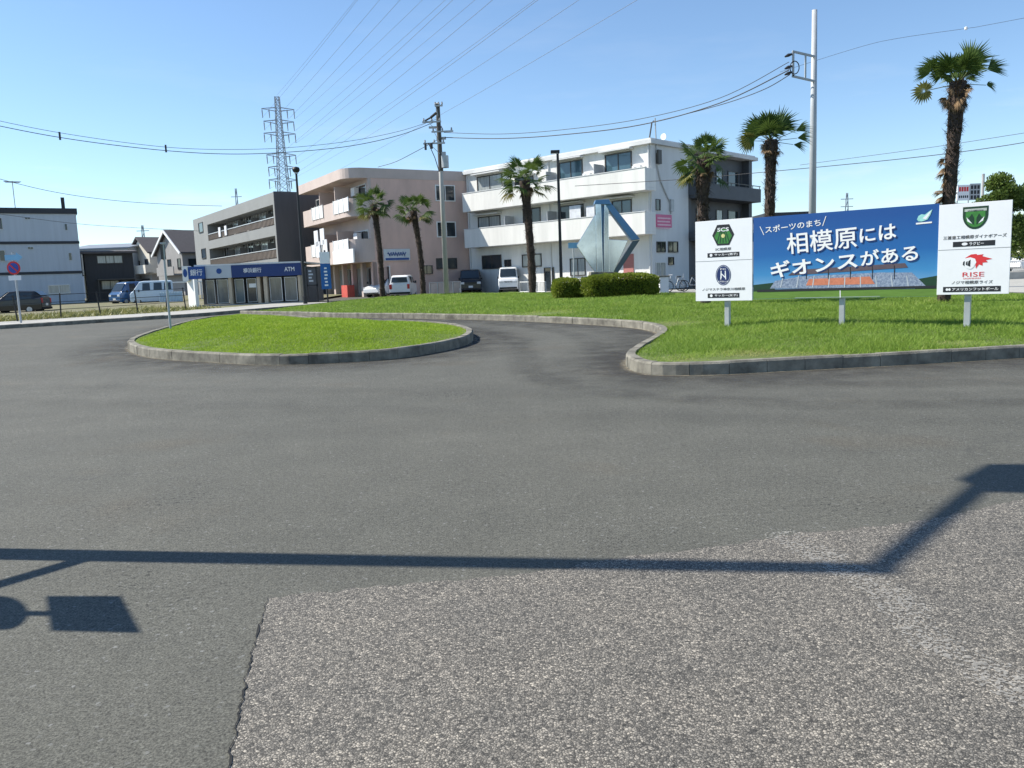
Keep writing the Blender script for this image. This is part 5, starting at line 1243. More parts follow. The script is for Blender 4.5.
# ------------------------------------------------------------------ hedges and the steel sculpture
def hedge(label, x0, x1, y0, y1, h, seed, cut=0.35):
    r = np.random.default_rng(seed); cx_, cy_ = (x0 + x1) / 2, (y0 + y1) / 2; zb_ = zg(cy_) + 0.2
    t = empty('hedge', (cx_, cy_, zb_), label, 'hedge')
    ax, ay = (x1 - x0) / 2, (y1 - y0) / 2
    def srf(n, k):
        """points on a rounded box"""
        p = r.uniform(-1, 1, (n * 3, 3)); f = r.integers(0, 5, n * 3)
        for i, (a_, s_) in enumerate(((0, -1), (0, 1), (1, -1), (1, 1), (2, 1))): p[f == i, a_] = s_
        wgt = np.where(f < 2, ay * h, np.where(f < 4, ax * h, ax * ay)); p = p[r.random(n * 3) < wgt / wgt.max()][:n]
        e = 3.6; nrm = (np.abs(p) ** e).sum(1) ** (1 / e); u = p / nrm[:, None]
        g = np.sin(u[:, 0] * 5 * ax + seed) * np.sin(u[:, 1] * 4 * ay + 1) * 0.04 + np.sin(u[:, 0] * 11 * ax + u[:, 2] * 5 + seed) * 0.025 + r.normal(0, 0.012, len(u))
        q = u * (1 + g[:, None]) * np.array([ax, ay, h / 2]) * k + np.array([0, 0, h / 2]); return q, u
    core = MB(); core.box(-ax * .74, ax * .74, -ay * .74, ay * .74, -0.05, h * 0.78); core.build('shaded_core', mat('hedge_shade', (0.015, 0.022, 0.008), 0.95, 0.3, 8), t)  # solid core coloured near black for the shade behind the leaves
    n = int(5200 * (ax * h + ay * h + ax * ay) / 1.6) + 2500; n = min(int(n * 1.6), 40000)
    q, u = srf(n, 1.0); n = len(q); q = q * (1 - 0.1 * r.random((n, 1)) * np.array([1, 1, 0.4]))
    dirv = u + np.array([0, 0, 0.25]) + r.normal(0, 0.65, (n, 3)); dirv /= np.linalg.norm(dirv, axis=1)[:, None]; sd = np.cross(dirv, r.normal(0, 1, (n, 3))); sd /= np.linalg.norm(sd, axis=1)[:, None]
    L = r.uniform(0.04, 0.075, (n, 1)) * np.where(r.random((n, 1)) < 0.01, 1.7, 1.0); w = L * 0.42
    V = np.stack([q, q + dirv * L * 0.5 + sd * w, q + dirv * L, q + dirv * L * 0.5 - sd * w], 1).reshape(-1, 3)
    Fq = (np.arange(n)[:, None] * 4 + np.arange(4)); o = np_mesh('foliage', V, Fq, M['hedge'], t, np.repeat(np.clip(r.normal(0.5, 0.25, n), 0, 1), 4), 4)
    return t


h0 = AT(553.5, 290, 38.2); h1 = AT(581, 290, 38.2); hedge('small clipped hedge block, left of the pair before the steel sculpture', h0.x, h1.x, 38.0, 40.3, 1.0, 3)
h0 = AT(582.5, 290, 37.4); h1 = AT(661.5, 290, 37.4); hedge('long clipped hedge in front of the steel sculpture', h0.x, h1.x, 37.2, 39.2, 1.13, 4)

SY = 41.5; so_ = AT(601, 285, SY); SZ = zg(SY) + 0.25
sc_ = empty('sculpture', (so_.x, SY, SZ), 'angular stainless steel sculpture shaped like a folded diamond on a column', 'sculpture')
def sp(px, py, y=0.0):
    p = AT(px, py, SY + y); return (p.x - so_.x, p.z - SZ)
def splate(name, pxs, m, y0, y1):
    b = MB(); b.prism([sp(*p) for p in pxs], 'y', y0, y1); return b.build(name, M[m], sc_, bevel=0.015)
splate('foot', [(590, 272), (614, 272), (616, 298), (588, 298)], 'concrete', -0.5, 0.6)
splate('column', [(595, 203), (600.5, 201), (602.5, 274), (596.5, 275)], 'mirror', -0.22, 0.22)
splate('column', [(604.0, 200), (608.2, 203), (609, 274), (603.5, 275)], 'mirror', -0.1, 0.35)
splate('web', [(600.6, 205), (603.9, 205), (603.4, 274), (602.6, 274)], 'blue_paint', 0.02, 0.10)
splate('cap', [(594, 204.5), (595, 200.5), (608.5, 199.5), (610.5, 205)], 'blue_paint', -0.25, 0.40)
splate('wing_plate', [(594.8, 215), (576.5, 245.5), (595.5, 274), (596.2, 274), (595.6, 215)], 'mirror', -0.06, 0.06)
splate('wing_plate', [(608.6, 239.5), (627.5, 240.5), (612.5, 274), (609, 274)], 'mirror', -0.14, -0.02)
b = MB(); q0, q1, q2 = sp(606.5, 203), sp(637.5, 241), sp(612.5, 275)
b.prism([sp(605, 200.5), sp(609, 201), sp(639.8, 239.2), sp(631.5, 240.5), sp(606, 206.5)], 'y', -0.12, 0.5); b.build('upper_arm', M['blue_paint'], sc_, bevel=0.015)
b = MB(); b.prism([sp(639.5, 240), sp(632.5, 241), sp(611.5, 274.5), sp(616.5, 274.5)], 'y', -0.12, 0.5); b.build('lower_arm', mat('shaded_arm_paint', (0.09, 0.12, 0.14), 0.35, 0.1, 2, metal=0.3), sc_, bevel=0.015)  # shade on the downward-facing arm put into its darker colour

# ------------------------------------------------------------------ poles, lamps, pylon
Y = 57.0; p0 = AT(446.8, 294.5, Y); pz = zg(Y) + 0.02; p1_ = AT(440, 103, Y)
up = empty('utility_pole', (p0.x, Y, pz), 'concrete utility pole with crossarms and a transformer beside the pink block', 'utility pole')
UH = p1_.z - pz
b = MB(); b.tube([(0, 0, -0.2), (0, 0, UH * 0.55), (0, 0, UH)], [0.19, 0.155, 0.12], 14); b.build('pole', M['pole_conc'], up, smooth=True)
def uz(py): return AT(443, py, Y).z - pz
def ux(px): return AT(px, 120, Y).x - AT(441, 120, Y).x
for (z_, a0, a1, yy) in ((uz(122), -1.1, 0.2, -0.2), (uz(132), -0.5, 1.0, -0.2), (uz(143.5), -1.1, 0.4, -0.2), (uz(106), -0.2, 0.35, -0.15)):
    b = MB(); b.box(a0, a1, yy - 0.05, yy + 0.05, z_ - 0.05, z_ + 0.05); b.bar((a0 * 0.6, yy, z_ - 0.05), (0, -0.16, z_ - 0.7), 0.05, 0.03); arm = b.build('crossarm', M['steel'], up)
    for k in range(3):
        xx = a0 + (a1 - a0) * (0.08 + 0.42 * k); b = MB(); b.tube([(xx, yy, z_ + 0.05), (xx, yy, z_ + 0.12), (xx, yy, z_ + 0.16), (xx, yy, z_ + 0.25)], [0.03, 0.07, 0.05, 0.045], 8); b.build('insulator', M['panel_edge'], arm)
b = MB(); b.tube([(0.32, -0.1, uz(168)), (0.32, -0.1, uz(156))], 0.26, 14); b.box(0.1, 0.25, -0.15, -0.05, uz(165), uz(163)); b.build('transformer', M['steel'], up, smooth=False)
b = MB(); b.tube([(-0.55, -0.3, uz(149)), (-0.55, -0.3, uz(143.5))], 0.10, 8); b.tube([(-0.95, -0.3, uz(150)), (-0.95, -0.3, uz(143.5))], 0.08, 8); b.build('switch', M['black_metal'], up)
b = MB(); b.tube([(-0.75, -0.25, uz(143)), (-0.35, -0.3, uz(158)), (-0.1, -0.22, uz(172))], 0.03, 5); b.build('riser_cable', M['wire'], up)
b = MB(); b.tube([(0, 0, uz(171)), (0, 0, uz(103.5))], [0.172, 0.14], 14); b.build('upper_sleeve', mat('weathered_steel', (0.075, 0.068, 0.062), 0.7, 0.2, 4), up, smooth=False)
b = MB(); b.box(-0.2, 0.45, 0.12, 0.28, uz(139), uz(136.5)); b.box(-0.7, 0.2, 0.12, 0.26, uz(127.5), uz(125.5)); b.build('rear_crossarm', M['steel'], up)
b = MB(); b.tube([(-0.5, -0.3, uz(118)), (-0.1, -0.3, uz(113.5))], 0.09, 8); b.tube([(-0.9, -0.3, uz(121)), (-0.5, -0.3, uz(118))], 0.06, 8); b.build('arrester', M['black_metal'], up)
b = MB(); b.box(0.12, 0.4, -0.12, 0.12, uz(163), uz(152)); b.build('clamp_box', M['steel'], up)

Y = 40.0; p0 = AT(811.5, 290, Y); tz = AT(814, 10, Y); pz2 = zg(Y) + 0.2
tp_ = empty('utility_pole', (p0.x, Y, pz2), 'tall pale steel pole rising behind the blue billboard with a box bracket', 'utility pole')
TH = tz.z - pz2
b = MB(); b.tube([(0, 0, -0.3), (0, 0, TH * 0.6), (0, 0, TH)], [0.19, 0.155, 0.12], 14); b.build('pole', M['steel_white'], tp_, smooth=True)
def tzz(py): return AT(812, py, Y).z - pz2
zt_, zl_ = tzz(52.5), tzz(78.5); xb_ = AT(790, 60, Y).x - AT(813, 60, Y).x
b = MB()
b.bar((-0.02, -0.15, tzz(57.5)), (xb_, -0.15, zt_ + 0.05), 0.09, 0.09); b.bar((-0.02, -0.15, tzz(82)), (xb_, -0.15, tzz(76)), 0.09, 0.09); b.bar((xb_ + 0.05, -0.15, zt_), (xb_ + 0.05, -0.15, tzz(76.5)), 0.09, 0.09); b.bar((xb_ * 0.42, -0.15, tzz(56)), (xb_ * 0.42, -0.15, tzz(79.5)), 0.07, 0.07)
b.build('bracket', M['steel_white'], tp_)
for z_ in (tzz(54), tzz(66), tzz(72)):
    b = MB(); b.tube([(xb_ - 0.35, -0.15, z_ - 0.12), (xb_ - 0.18, -0.15, z_ - 0.05), (xb_ + 0.02, -0.15, z_)], [0.035, 0.08, 0.04], 8); b.build('insulator', M['black_metal'], tp_)
b = MB()
lp = [(xb_ + 0.1 + 0.22 * math.sin(a), -0.2, tzz(68) + 0.3 * math.cos(a)) for a in np.linspace(0, 2 * PI, 15)]; b.tube(lp, 0.025, 5, False)
b.build('cable_loop', M['black_metal'], tp_)


def lamp(label, bx, by, tx, ty, Y, rad, head):
    p0 = AT(bx, by, Y); z0 = zg(Y) + 0.1; H_ = AT(tx, ty, Y).z - z0
    t = empty('street_lamp', (p0.x, Y, z0), label, 'street lamp')
    b = MB(); b.tube([(0, 0, -0.2), (0, 0, 0.5), (0, 0, 0.52), (0, 0, H_)], [rad * 1.5, rad * 1.5, rad, rad * 0.75], 10); b.build('pole', M['black_metal'], t, smooth=False)
    b = MB()
    if head == 'ball': b.tube([(0, 0, H_ - 0.06), (0, 0, H_), (0, 0, H_ + 0.14), (0, 0, H_ + 0.26), (0, 0, H_ + 0.30)], [0.06, 0.17, 0.23, 0.18, 0.04], 14)
    else: b.tube([(-0.05, 0, H_ - 0.02), (-0.12, 0, H_ + 0.05)], 0.07, 8); b.box(-0.42, 0.12, -0.16, 0.16, H_ - 0.02, H_ + 0.16)
    hd = b.build('lamp_head', M['black_metal'], t, bevel=0.02)
    b = MB()
    if head == 'ball': b.tube([(0, 0, H_ - 0.10), (0, 0, H_ - 0.05)], 0.12, 12)
    else: b.box(-0.38, 0.0, -0.12, 0.12, H_ - 0.05, H_ - 0.021)
    b.build('lamp_glass', M['lamp_glass'], hd)
    return t
lamp('dark street lamp with a round head beside the bank kiosk', 305.5, 304, 295, 172, 48, 0.085, 'ball')
lamp('thin dark street lamp with a flat head before the white block', 561.5, 287, 556.5, 153, 50, 0.10, 'flat')

PY = 230.0; pp0 = AT(291, 288, PY)
pyl = empty('transmission_pylon', (pp0.x, PY, 1.0), 'tall steel lattice pylon with six tiers of arms behind the grey block', 'pylon')
PH = AT(279, 95, PY).z - 1.0
def pw(z): f = z / PH; return 2.6 * (1 - f) ** 1.25 + 0.36 * f + 0.18
b = MB(); zs = [0]
while zs[-1] < PH - 0.6: zs.append(min(PH, zs[-1] + max(1.5, pw(zs[-1]) * 1.45)))
cor = ((-1, -1), (1, -1), (1, 1), (-1, 1))
for i in range(len(zs) - 1):
    z0, z1 = zs[i], zs[i + 1]; w0, w1 = pw(z0), pw(z1)
    for k in range(4):
        a, c = cor[k], cor[(k + 1) % 4]
        b.bar((a[0] * w0, a[1] * w0, z0), (a[0] * w1, a[1] * w1, z1), 0.17, 0.17)
        b.bar((a[0] * w0, a[1] * w0, z0), (c[0] * w1, c[1] * w1, z1), 0.085, 0.085); b.bar((c[0] * w0, c[1] * w0, z0), (a[0] * w1, a[1] * w1, z1), 0.085, 0.085)
        b.bar((a[0] * w1, a[1] * w1, z1), (c[0] * w1, c[1] * w1, z1), 0.085, 0.085)
b.build('lattice_tower', M['pylon'], pyl)
LDIR = Vector((0.425, -0.905, 0)); ADIR = Vector((0.94, 0.34, 0)).normalized()
tiers = [(110, 4.4), (122.5, 4.1), (134.5, 4.3), (156, 4.0), (168.5, 3.8), (181, 3.9)]; tips = []
for (py, half) in tiers:
    z_ = AT(281, py, PY).z - 1.0
    for s_ in (-1, 1):
        b = MB(); e = ADIR * (s_ * half); r_w = pw(z_)
        for q in (-0.6, 0.6):
            b.bar((s_ * r_w * 0.8, q * r_w, z_ - 0.3), (e.x, e.y, z_ + 0.25), 0.12, 0.12); b.bar((s_ * r_w * 0.8, q * r_w, z_ + 0.7), (e.x, e.y, z_ + 0.3), 0.14, 0.14)
        arm = b.build('crossarm', M['pylon'], pyl)
        for k_ in (0.97, 0.55):
            b = MB(); p = e * k_; b.tube([(p.x, p.y, z_ + 0.2), (p.x, p.y, z_ - 0.4), (p.x + 0.05, p.y, z_ - 2.2)], [0.08, 0.16, 0.10], 6); b.build('insulator', M['panel_edge'], arm)
        tips.append(Vector((pp0.x + e.x, PY + e.y, 1.0 + z_ - 2.2)))
tips.append(Vector((pp0.x, PY, 1.0 + PH)))


def wire(label, pts, rad, group=None, name='power_line', m='wire'):
    o = MB().tube(pts, rad, 5).build(name, M[m])
    return tag(o, label, 'power line', group)


def sag(p0, p1, s, n=24):
    p0, p1 = Vector(p0), Vector(p1)
    return [p0.lerp(p1, i / n) - Vector((0, 0, 4 * s * (i / n) * (1 - i / n))) for i in range(n + 1)]


for i, p in enumerate(tips):
    far = Vector((pp0.x, PY, 0)) + LDIR * 330; off = p - Vector((pp0.x, PY, 0))
    wire('high voltage line running from the lattice pylon overhead to the right', sag(p, far + off * 1.0 + Vector((off.x * 0.4, 0, 4)), 3.5), 0.024, 'high voltage lines from the pylon', m='hv_wire')
# small pylon and aerials far away
for (px, yb_, yt_, Yd, lab) in ((243.5, 215, 189, 620, 'tiny distant pylon above the grey block roof'), (845.5, 225, 194, 520, 'tiny distant pylon above the middle of the blue billboard'), (148, 245, 226, 520, 'tiny distant pylon above the brown roofed houses')):
    p = AT(px, 285, Yd); H_ = AT(px, yt_, Yd).z
    t = empty('transmission_pylon', (p.x, Yd, 0.6), lab, 'pylon'); b = MB()
    for s_ in (-1, 1): b.bar((s_ * 2.4, 0, 0), (s_ * 0.4, 0, H_), 0.5, 0.5)
    for k in range(10): z0 = H_ * k / 10; z1 = H_ * (k + 1) / 10; w0 = 2.4 - 2.0 * k / 10; w1 = 2.4 - 2.0 * (k + 1) / 10; b.bar((-w0, 0, z0), (w1, 0, z1), 0.3, 0.3)
    b.build('lattice_tower', M['pylon'], t)
    b = MB()
    for k in range(3): b.bar((-4, 0, H_ * (0.72 + 0.1 * k)), (4, 0, H_ * (0.72 + 0.1 * k)), 0.4, 0.4)
    b.build('crossarm', M['pylon'], t)

UPX = Vector((p1_.x, 57.0, 0))
def U(px, py, Y): return AT(px, py, Y)
def pxwire(label, pts, rad, group=None): return wire(label, [tuple(q) for q in spline3(pts)], rad, group)
def spline3(pts):
    P = [np.array(p) for p in pts]; out = []
    for i in range(len(P) - 1):
        a, b_, c, d = P[max(i - 1, 0)], P[i], P[i + 1], P[min(i + 2, len(P) - 1)]
        for k in range(8):
            t = k / 8; out.append(0.5 * (2 * b_ + (c - a) * t + (2 * a - 5 * b_ + 4 * c - d) * t * t + (3 * b_ - a - 3 * c + d) * t ** 3))
    out.append(P[-1]); return out
def run(xy, Y0, Y1):
    n = len(xy); return [AT(x, y, Y0 + (Y1 - Y0) * (x - xy[0][0]) / (xy[-1][0] - xy[0][0])) for x, y in xy]
pxwire('upper black cable sagging left from the utility pole', run([(437, 119), (400, 131), (350, 141), (290, 147.5), (230, 149.5), (165, 147), (80, 136), (0, 121), (-120, 92)], 57, 42), 0.014)
thick_ = pxwire('thick cable sagging left just below the upper one from the utility pole', run([(437, 121), (400, 135), (350, 146), (290, 152), (230, 154), (165, 150.5), (80, 140.5), (0, 126), (-120, 98)], 57, 42), 0.021)
for sx_, sy_, sw_ in ((60, 137.8, 0.14), (166, 150.3, 0.14)):
    sp_ = AT(sx_, sy_, 57 - 15 * (437 - sx_) / 557); b = MB(); b.box(sp_.x - .04, sp_.x + .04, sp_.y - .04, sp_.y + .04, sp_.z - .12, sp_.z + .32); b.build('cable_spacer', M['wire'], thick_)
pxwire('thin telephone cable sagging past the blue grey building roof', run([(222, 206), (180, 204.8), (120, 201), (60, 193), (0, 179), (-100, 150)], 80, 50), 0.02)
pxwire('lowest cable crossing in front of the blue grey building', run([(200, 231), (150, 228.5), (80, 224), (0, 214), (-80, 202)], 80, 55), 0.016)
pxwire('cable from the switch of the utility pole down to the pink block roof', run([(437, 140), (415, 152), (395, 162), (378, 167)], 57, 66), 0.022)
for k, (a, lab) in enumerate((([(444, 132.5), (500, 134), (560, 130), (640, 119), (720, 98), (789, 62)], 'top cable of three swooping from utility pole to tall pale pole'), ([(445, 137.5), (500, 138.5), (560, 135), (640, 125), (720, 103), (789, 70)], 'thick middle cable swooping from utility pole to tall pale pole'))):
    pxwire(lab, run(a, 56.8, 40), 0.018 + 0.010 * k)
pxwire('service cable from the white block corner up to the tall pale pole', run([(653, 122), (690, 113), (730, 102), (765, 89), (790, 74.5)], 54, 40), 0.022)
b = MB(); a_ = WF.o + WF.x * -0.3 + WF.y * 0.3; top_ = AT(653, 121.5, 54); wr_ = wire('bent service mast on the white block roof corner', [(a_.x, a_.y, WF.o.z + roofz), (top_.x, a_.y, top_.z), (top_.x + 0.05, 54, top_.z + 0.02)], 0.05, name='service_mast'); wr_['category'] = 'mast'
pxwire('dark cable passing behind the palms low over the blue billboard', run([(575, 186), (640, 182), (700, 178), (760, 172.5), (830, 166), (900, 159), (960, 152), (1024, 142.5), (1150, 120)], 52, 34), 0.018)
pxwire('faint cable high above the lower one at the far right', run([(800, 165), (860, 157), (930, 147.5), (1024, 133), (1150, 112)], 90, 60), 0.022)
wb_ = pxwire('faint cable with a white marker ball high at the top right', run([(780, 72), (860, 47), (900, 38), (966, 28.5), (990, 24.5), (1150, -6)], 90, 70), 0.018)
ball = AT(966, 28.3, 90 - 20 * (966 - 780) / 370); b = MB(); b.tube([(ball.x, ball.y, ball.z - 0.15), (ball.x, ball.y, ball.z - 0.1), (ball.x, ball.y, ball.z + 0.1), (ball.x, ball.y, ball.z + 0.15)], [0.05, 0.14, 0.14, 0.05], 10); b.build('marker_ball', M['white_paint'], wb_)

# ------------------------------------------------------------------ vehicles
def vehicle(label, cat, name, loc, rz, st, m, width, windows, front=True, group=None):
    """st: stations along the length (x, half width low, z low, half width belt, z belt, half width roof, z roof); x=0 is the nose"""
    t = empty(name, loc, label, cat, rz, group)
    b = MB(); n = 10
    for (x, wl, zl, wb_, zbelt, wr_, zr) in st:
        mid = (zl + zbelt) / 2
        ring = [(-wl, zl), (-wl * 1.02, mid), (-wb_, zbelt), (-wr_, zr - 0.04), (-wr_ * 0.8, zr), (wr_ * 0.8, zr), (wr_, zr - 0.04), (wb_, zbelt), (wl * 1.02, mid), (wl, zl)]
        b.v += [(x, y, z) for y, z in ring]
    for i in range(len(st) - 1):
        for k in range(n):
            k2 = (k + 1) % n; b.f.append((i * n + k, (i + 1) * n + k, (i + 1) * n + k2, i * n + k2))
    b.f.append(tuple(range(n))); b.f.append(tuple((len(st) - 1) * n + k for k in reversed(range(n))))
    body = b.build('body', M[m], t, bevel=0.03)
    bm = bmesh.new(); bm.from_mesh(body.data); bmesh.ops.recalc_face_normals(bm, faces=bm.faces[:]); bm.to_mesh(body.data); bm.free()
    def at(x):
        for a, c in zip(st, st[1:]):
            if a[0] <= x <= c[0]:
                f = (x - a[0]) / (c[0] - a[0] + 1e-9); return [p + (q - p) * f for p, q in zip(a, c)]
        return st[-1] if x > st[-1][0] else st[0]
    for (xa, xb) in windows:                       # side windows
        for s_ in (-1, 1):
            w = MB(); P = []
            for x, f in ((xa + 0.10, 0.1), (xb, 0.1), (xb, 0.85), (xa + 0.16, 0.85)):
                q = at(x); y = q[3] + (q[5] - q[3]) * f + 0.012; z = q[4] + (q[6] - 0.04 - q[4]) * f; P.append((x, s_ * y, z))
            w.quad(*(P if s_ < 0 else P[::-1])); w.build('side_window', M['glass'], t)
    L = st[-1][0]
    # windscreen and rear screen between the belt station and the roof station
    def screen(i, j, nm, nx):
        a, c = st[i], st[j]; w = MB()
        lo = 0.12; hi = 0.9
        def pt(f, s_):
            y = (a[5] * (1 - f) + c[5] * f) * 0.9; x = a[0] + (c[0] - a[0]) * f; z = a[6] + (c[6] - a[6]) * f
            return (x + nx * 0.03, s_ * y, z + 0.015)
        q = [pt(lo, -1), pt(lo, 1), pt(hi, 1), pt(hi, -1)]
        w.quad(*(q[::-1] if nx < 0 else q)); w.build(nm, M['glass'], t)
    return t, st, screen, at


def wheels(t, xs, half, r=0.28):
    for x in xs:
        for s_ in (-1, 1):
            b = MB(); b.disc((x, s_ * (half - 0.09), r), r, 'y', 0.19, 20); w = b.build('wheel', M['tyre'], t, bevel=0.02)
            b = MB(); b.disc((x, s_ * (half + 0.008), r), r * 0.62, 'y', 0.02, 14)
            for k in range(5): a = k * 2 * PI / 5; b.bar((x, s_ * (half + 0.02), r), (x + math.cos(a) * r * 0.55, s_ * (half + 0.02), r + math.sin(a) * r * 0.55), 0.05, 0.02)
            b.build('rim', M['alu'], w)


def nose(t, x, w, zl, zg_, lamps='lamp_glass', grille=True, sgn=-1):
    for s_ in (-1, 1):
        b = MB(); b.box(x + sgn * 0.03, x + 0.06 * -sgn, s_ * w - 0.15, s_ * w + 0.15, zl, zl + 0.17) if sgn < 0 else b.box(x - 0.06, x + 0.03, s_ * w - 0.09, s_ * w + 0.09, zl, zl + 0.34)
        b.build('headlight' if sgn < 0 else 'tail_light', M[lamps], t, bevel=0.015)
    b = MB(); b.box(min(x, x + sgn * 0.035), max(x, x + sgn * 0.035), -0.17, 0.17, zg_, zg_ + 0.16); b.build('number_plate', M['white_paint'], t)
    if grille:
        b = MB()
        for k in range(3): b.box(min(x, x + sgn * 0.02), max(x, x + sgn * 0.02), -w + 0.2, w - 0.2, zl + 0.02 + 0.055 * k, zl + 0.05 + 0.055 * k)
        b.build('grille', M['black_metal'], t)
    b = MB(); b.box(min(x, x + sgn * 0.05), max(x, x + sgn * 0.05), -w - 0.12, w + 0.12, 0.26, 0.40); b.build('bumper', M['tyre'] if sgn > 0 else M['black_metal'], t, bevel=0.02)
    for s_ in (-1, 1):
        if sgn < 0: b = MB(); b.box(x + 0.62, x + 0.72, s_ * (w + 0.22) - 0.07, s_ * (w + 0.22) + 0.07, 1.02, 1.2); b.build('wing_mirror', M['black_metal'], t, bevel=0.02)


def van(label, px, py, Y, yaw, m, Wd=0.74, Ht=1.9, L=3.35):
    p = AT(px, py, Y); W2_ = Wd
    st = [(0, W2_ * .92, .28, W2_ * .9, .78, W2_ * .88, .82), (.10, W2_, .24, W2_, .95, W2_ * .96, 1.0), (.22, W2_, .22, W2_, 1.02, W2_ * .94, 1.08), (.78, W2_, .22, W2_, 1.05, W2_ * .86, Ht - .06), (1.1, W2_, .22, W2_, 1.05, W2_ * .86, Ht), (L - .15, W2_, .22, W2_, 1.05, W2_ * .86, Ht), (L, W2_ * .97, .25, W2_ * .97, 1.05, W2_ * .84, Ht - .08)]
    t, st, scr, at = vehicle(label, 'van', 'parked_van', (p.x, Y, zg(Y) + 0.012), yaw, st, m, Wd, [(.85, 1.55), (1.7, 2.45), (2.5, 3.15)])
    scr(2, 3, 'windscreen', -1); wheels(t, (.55, L - .75), W2_); nose(t, 0.02, W2_ - 0.2, .70, .42)
    return t


def car(label, px, py, Y, yaw, m, Wd=0.80, Ht=1.5, L=3.9, group=None):
    p = AT(px, py, Y); w = Wd
    st = [(0, w * .86, .30, w * .84, .62, w * .8, .66), (.12, w * .96, .24, w * .95, .72, w * .9, .78), (.75, w, .22, w, .86, w * .92, .92), (.95, w, .22, w, .88, w * .88, .98), (1.65, w, .22, w, .92, w * .74, Ht - .03), (2.1, w, .22, w, .93, w * .74, Ht), (3.2, w, .22, w, .95, w * .72, Ht - .05), (3.65, w * .98, .24, w * .97, .96, w * .76, 1.12), (L, w * .9, .30, w * .9, .86, w * .82, .95)]
    t, st, scr, at = vehicle(label, 'car', 'parked_car', (p.x, Y, zg(Y) + 0.012), yaw, st, m, Wd, [(1.35, 2.15), (2.25, 3.1)], group=group)
    scr(3, 4, 'windscreen', -1); scr(6, 7, 'rear_window', 1); wheels(t, (.72, L - .78), w); nose(t, 0.05, w - 0.22, .58, .36)
    nose(t, L - 0.01, w - 0.16, .66, .50, 'tail_red', False, 1)
    return t


def kei(label, px, py, Y, yaw, m):
    """tall short hatchback seen from behind"""
    p = AT(px, py, Y); w = .74; L = 3.4
    st = [(0, w * .9, .30, w * .9, .72, w * .85, .76), (.12, w, .22, w, .85, w * .92, .9), (.6, w, .22, w, .95, w * .92, 1.0), (1.15, w, .22, w, .98, w * .82, 1.55), (1.5, w, .22, w, 1.0, w * .82, 1.62), (3.0, w, .22, w, 1.0, w * .80, 1.6), (3.2, w, .22, w, 1.0, w * .78, 1.5), (3.38, w * .98, .24, w * .98, 1.0, w * .90, 1.03), (L, w * .94, .28, w * .95, .9, w * .88, .94)]
    t, st, scr, at = vehicle(label, 'car', 'parked_car', (p.x, Y, zg(Y) + 0.012), yaw, st, m, w, [(.95, 1.75), (1.85, 2.75)])
    scr(2, 3, 'windscreen', -1); scr(6, 7, 'rear_window', 1); wheels(t, (.6, L - .6), w); nose(t, L - 0.01, w - 0.1, .62, .5, 'tail_red', False, 1); nose(t, 0.03, w - 0.2, .6, .36)
    return t


van('white kei van with dark windscreen parked facing the road before the white block', 508.5, 292, 61.0, R_(88), 'car_white', L=3.4)
van('black tall van parked facing out beside the white van', 471, 292, 62.5, R_(93), 'car_black', 0.84, 1.85, 3.9)
car('white hatchback with its nose to the left, partly behind a slim palm', 371, 296, 61.5, R_(62), 'car_white')
kei('small white boxy car parked tail out, right of the white hatchback', 402, 295.3, 58.0, R_(-92), 'car_white').location.y = 61.2
van('dark blue kei van parked in the lot before the black house', 115, 305, 67.0, R_(62), 'car_blue', L=3.3)
# keep the kei car inside the view line it had
car('dark parked car half cut by the left edge, before the blue grey building', -12, 308, 54.0, R_(8), 'car_black', .82, 1.55, 3.7)
van('pale blue white kei van right of the dark blue kei van', 131, 305, 66.5, R_(24), 'car_pale', L=3.3)

# bicycle by the side of the white block
def bicycle(label, px, Y, yaw):
    p = AT(px, 290, Y); t = empty('bicycle', (p.x, Y, zg(Y) + 0.016), label, 'bicycle', yaw, None)
    for x in (0, 1.05):
        b = MB(); b.tube([(x + .32 * math.cos(a), 0, .34 + .32 * math.sin(a)) for a in np.linspace(0, 2 * PI, 23)], .025, 6, False)
        for k in range(6): a = k * PI / 6; b.bar((x + .3 * math.cos(a), 0, .34 + .3 * math.sin(a)), (x - .3 * math.cos(a), 0, .34 - .3 * math.sin(a)), .008, .008)
        b.build('wheel', M['tyre'], t)
    b = MB()
    for a, c in (((0, 0, .34), (.16, 0, .95)), ((.14, 0, .82), (.5, 0, .36)), ((.5, 0, .36), (.68, 0, .85)), ((.5, 0, .36), (1.05, 0, .34)), ((1.05, 0, .34), (.66, 0, .8)), ((.16, -.25, 1.02), (.16, .25, 1.02))): b.tube([a, c], .022, 6)
    b.build('frame', M['alu'], t)
    b = MB(); b.box(.58, .82, -.08, .08, .87, .93); b.build('saddle', M['tyre'], t, bevel=0.02)
    b = MB(); b.box(-.3, -.02, -.16, .16, .72, .95); b.build('basket', M['steel'], t)
bicycle('bicycle parked on the left by the side wall of the white block', 668.5, 48.5, R_(15))
bicycle('bicycle leaning nearer the white crest board by the white block', 681, 49.5, R_(-10))
p = AT(663.5, 292, 47.0); t = empty('gate_pillar', (p.x, 47.0, zg(47) + 0.012), 'low white gate pillar at the right end of the long hedge', 'pillar')
b = MB(); b.box(-.26, .26, -.26, .26, 0, .95); b.build('shaft', M['white_paint'], t, bevel=0.02); b = MB(); b.box(-.31, .31, -.31, .31, .952, 1.03); b.build('cap', M['concrete'], t, bevel=0.01)

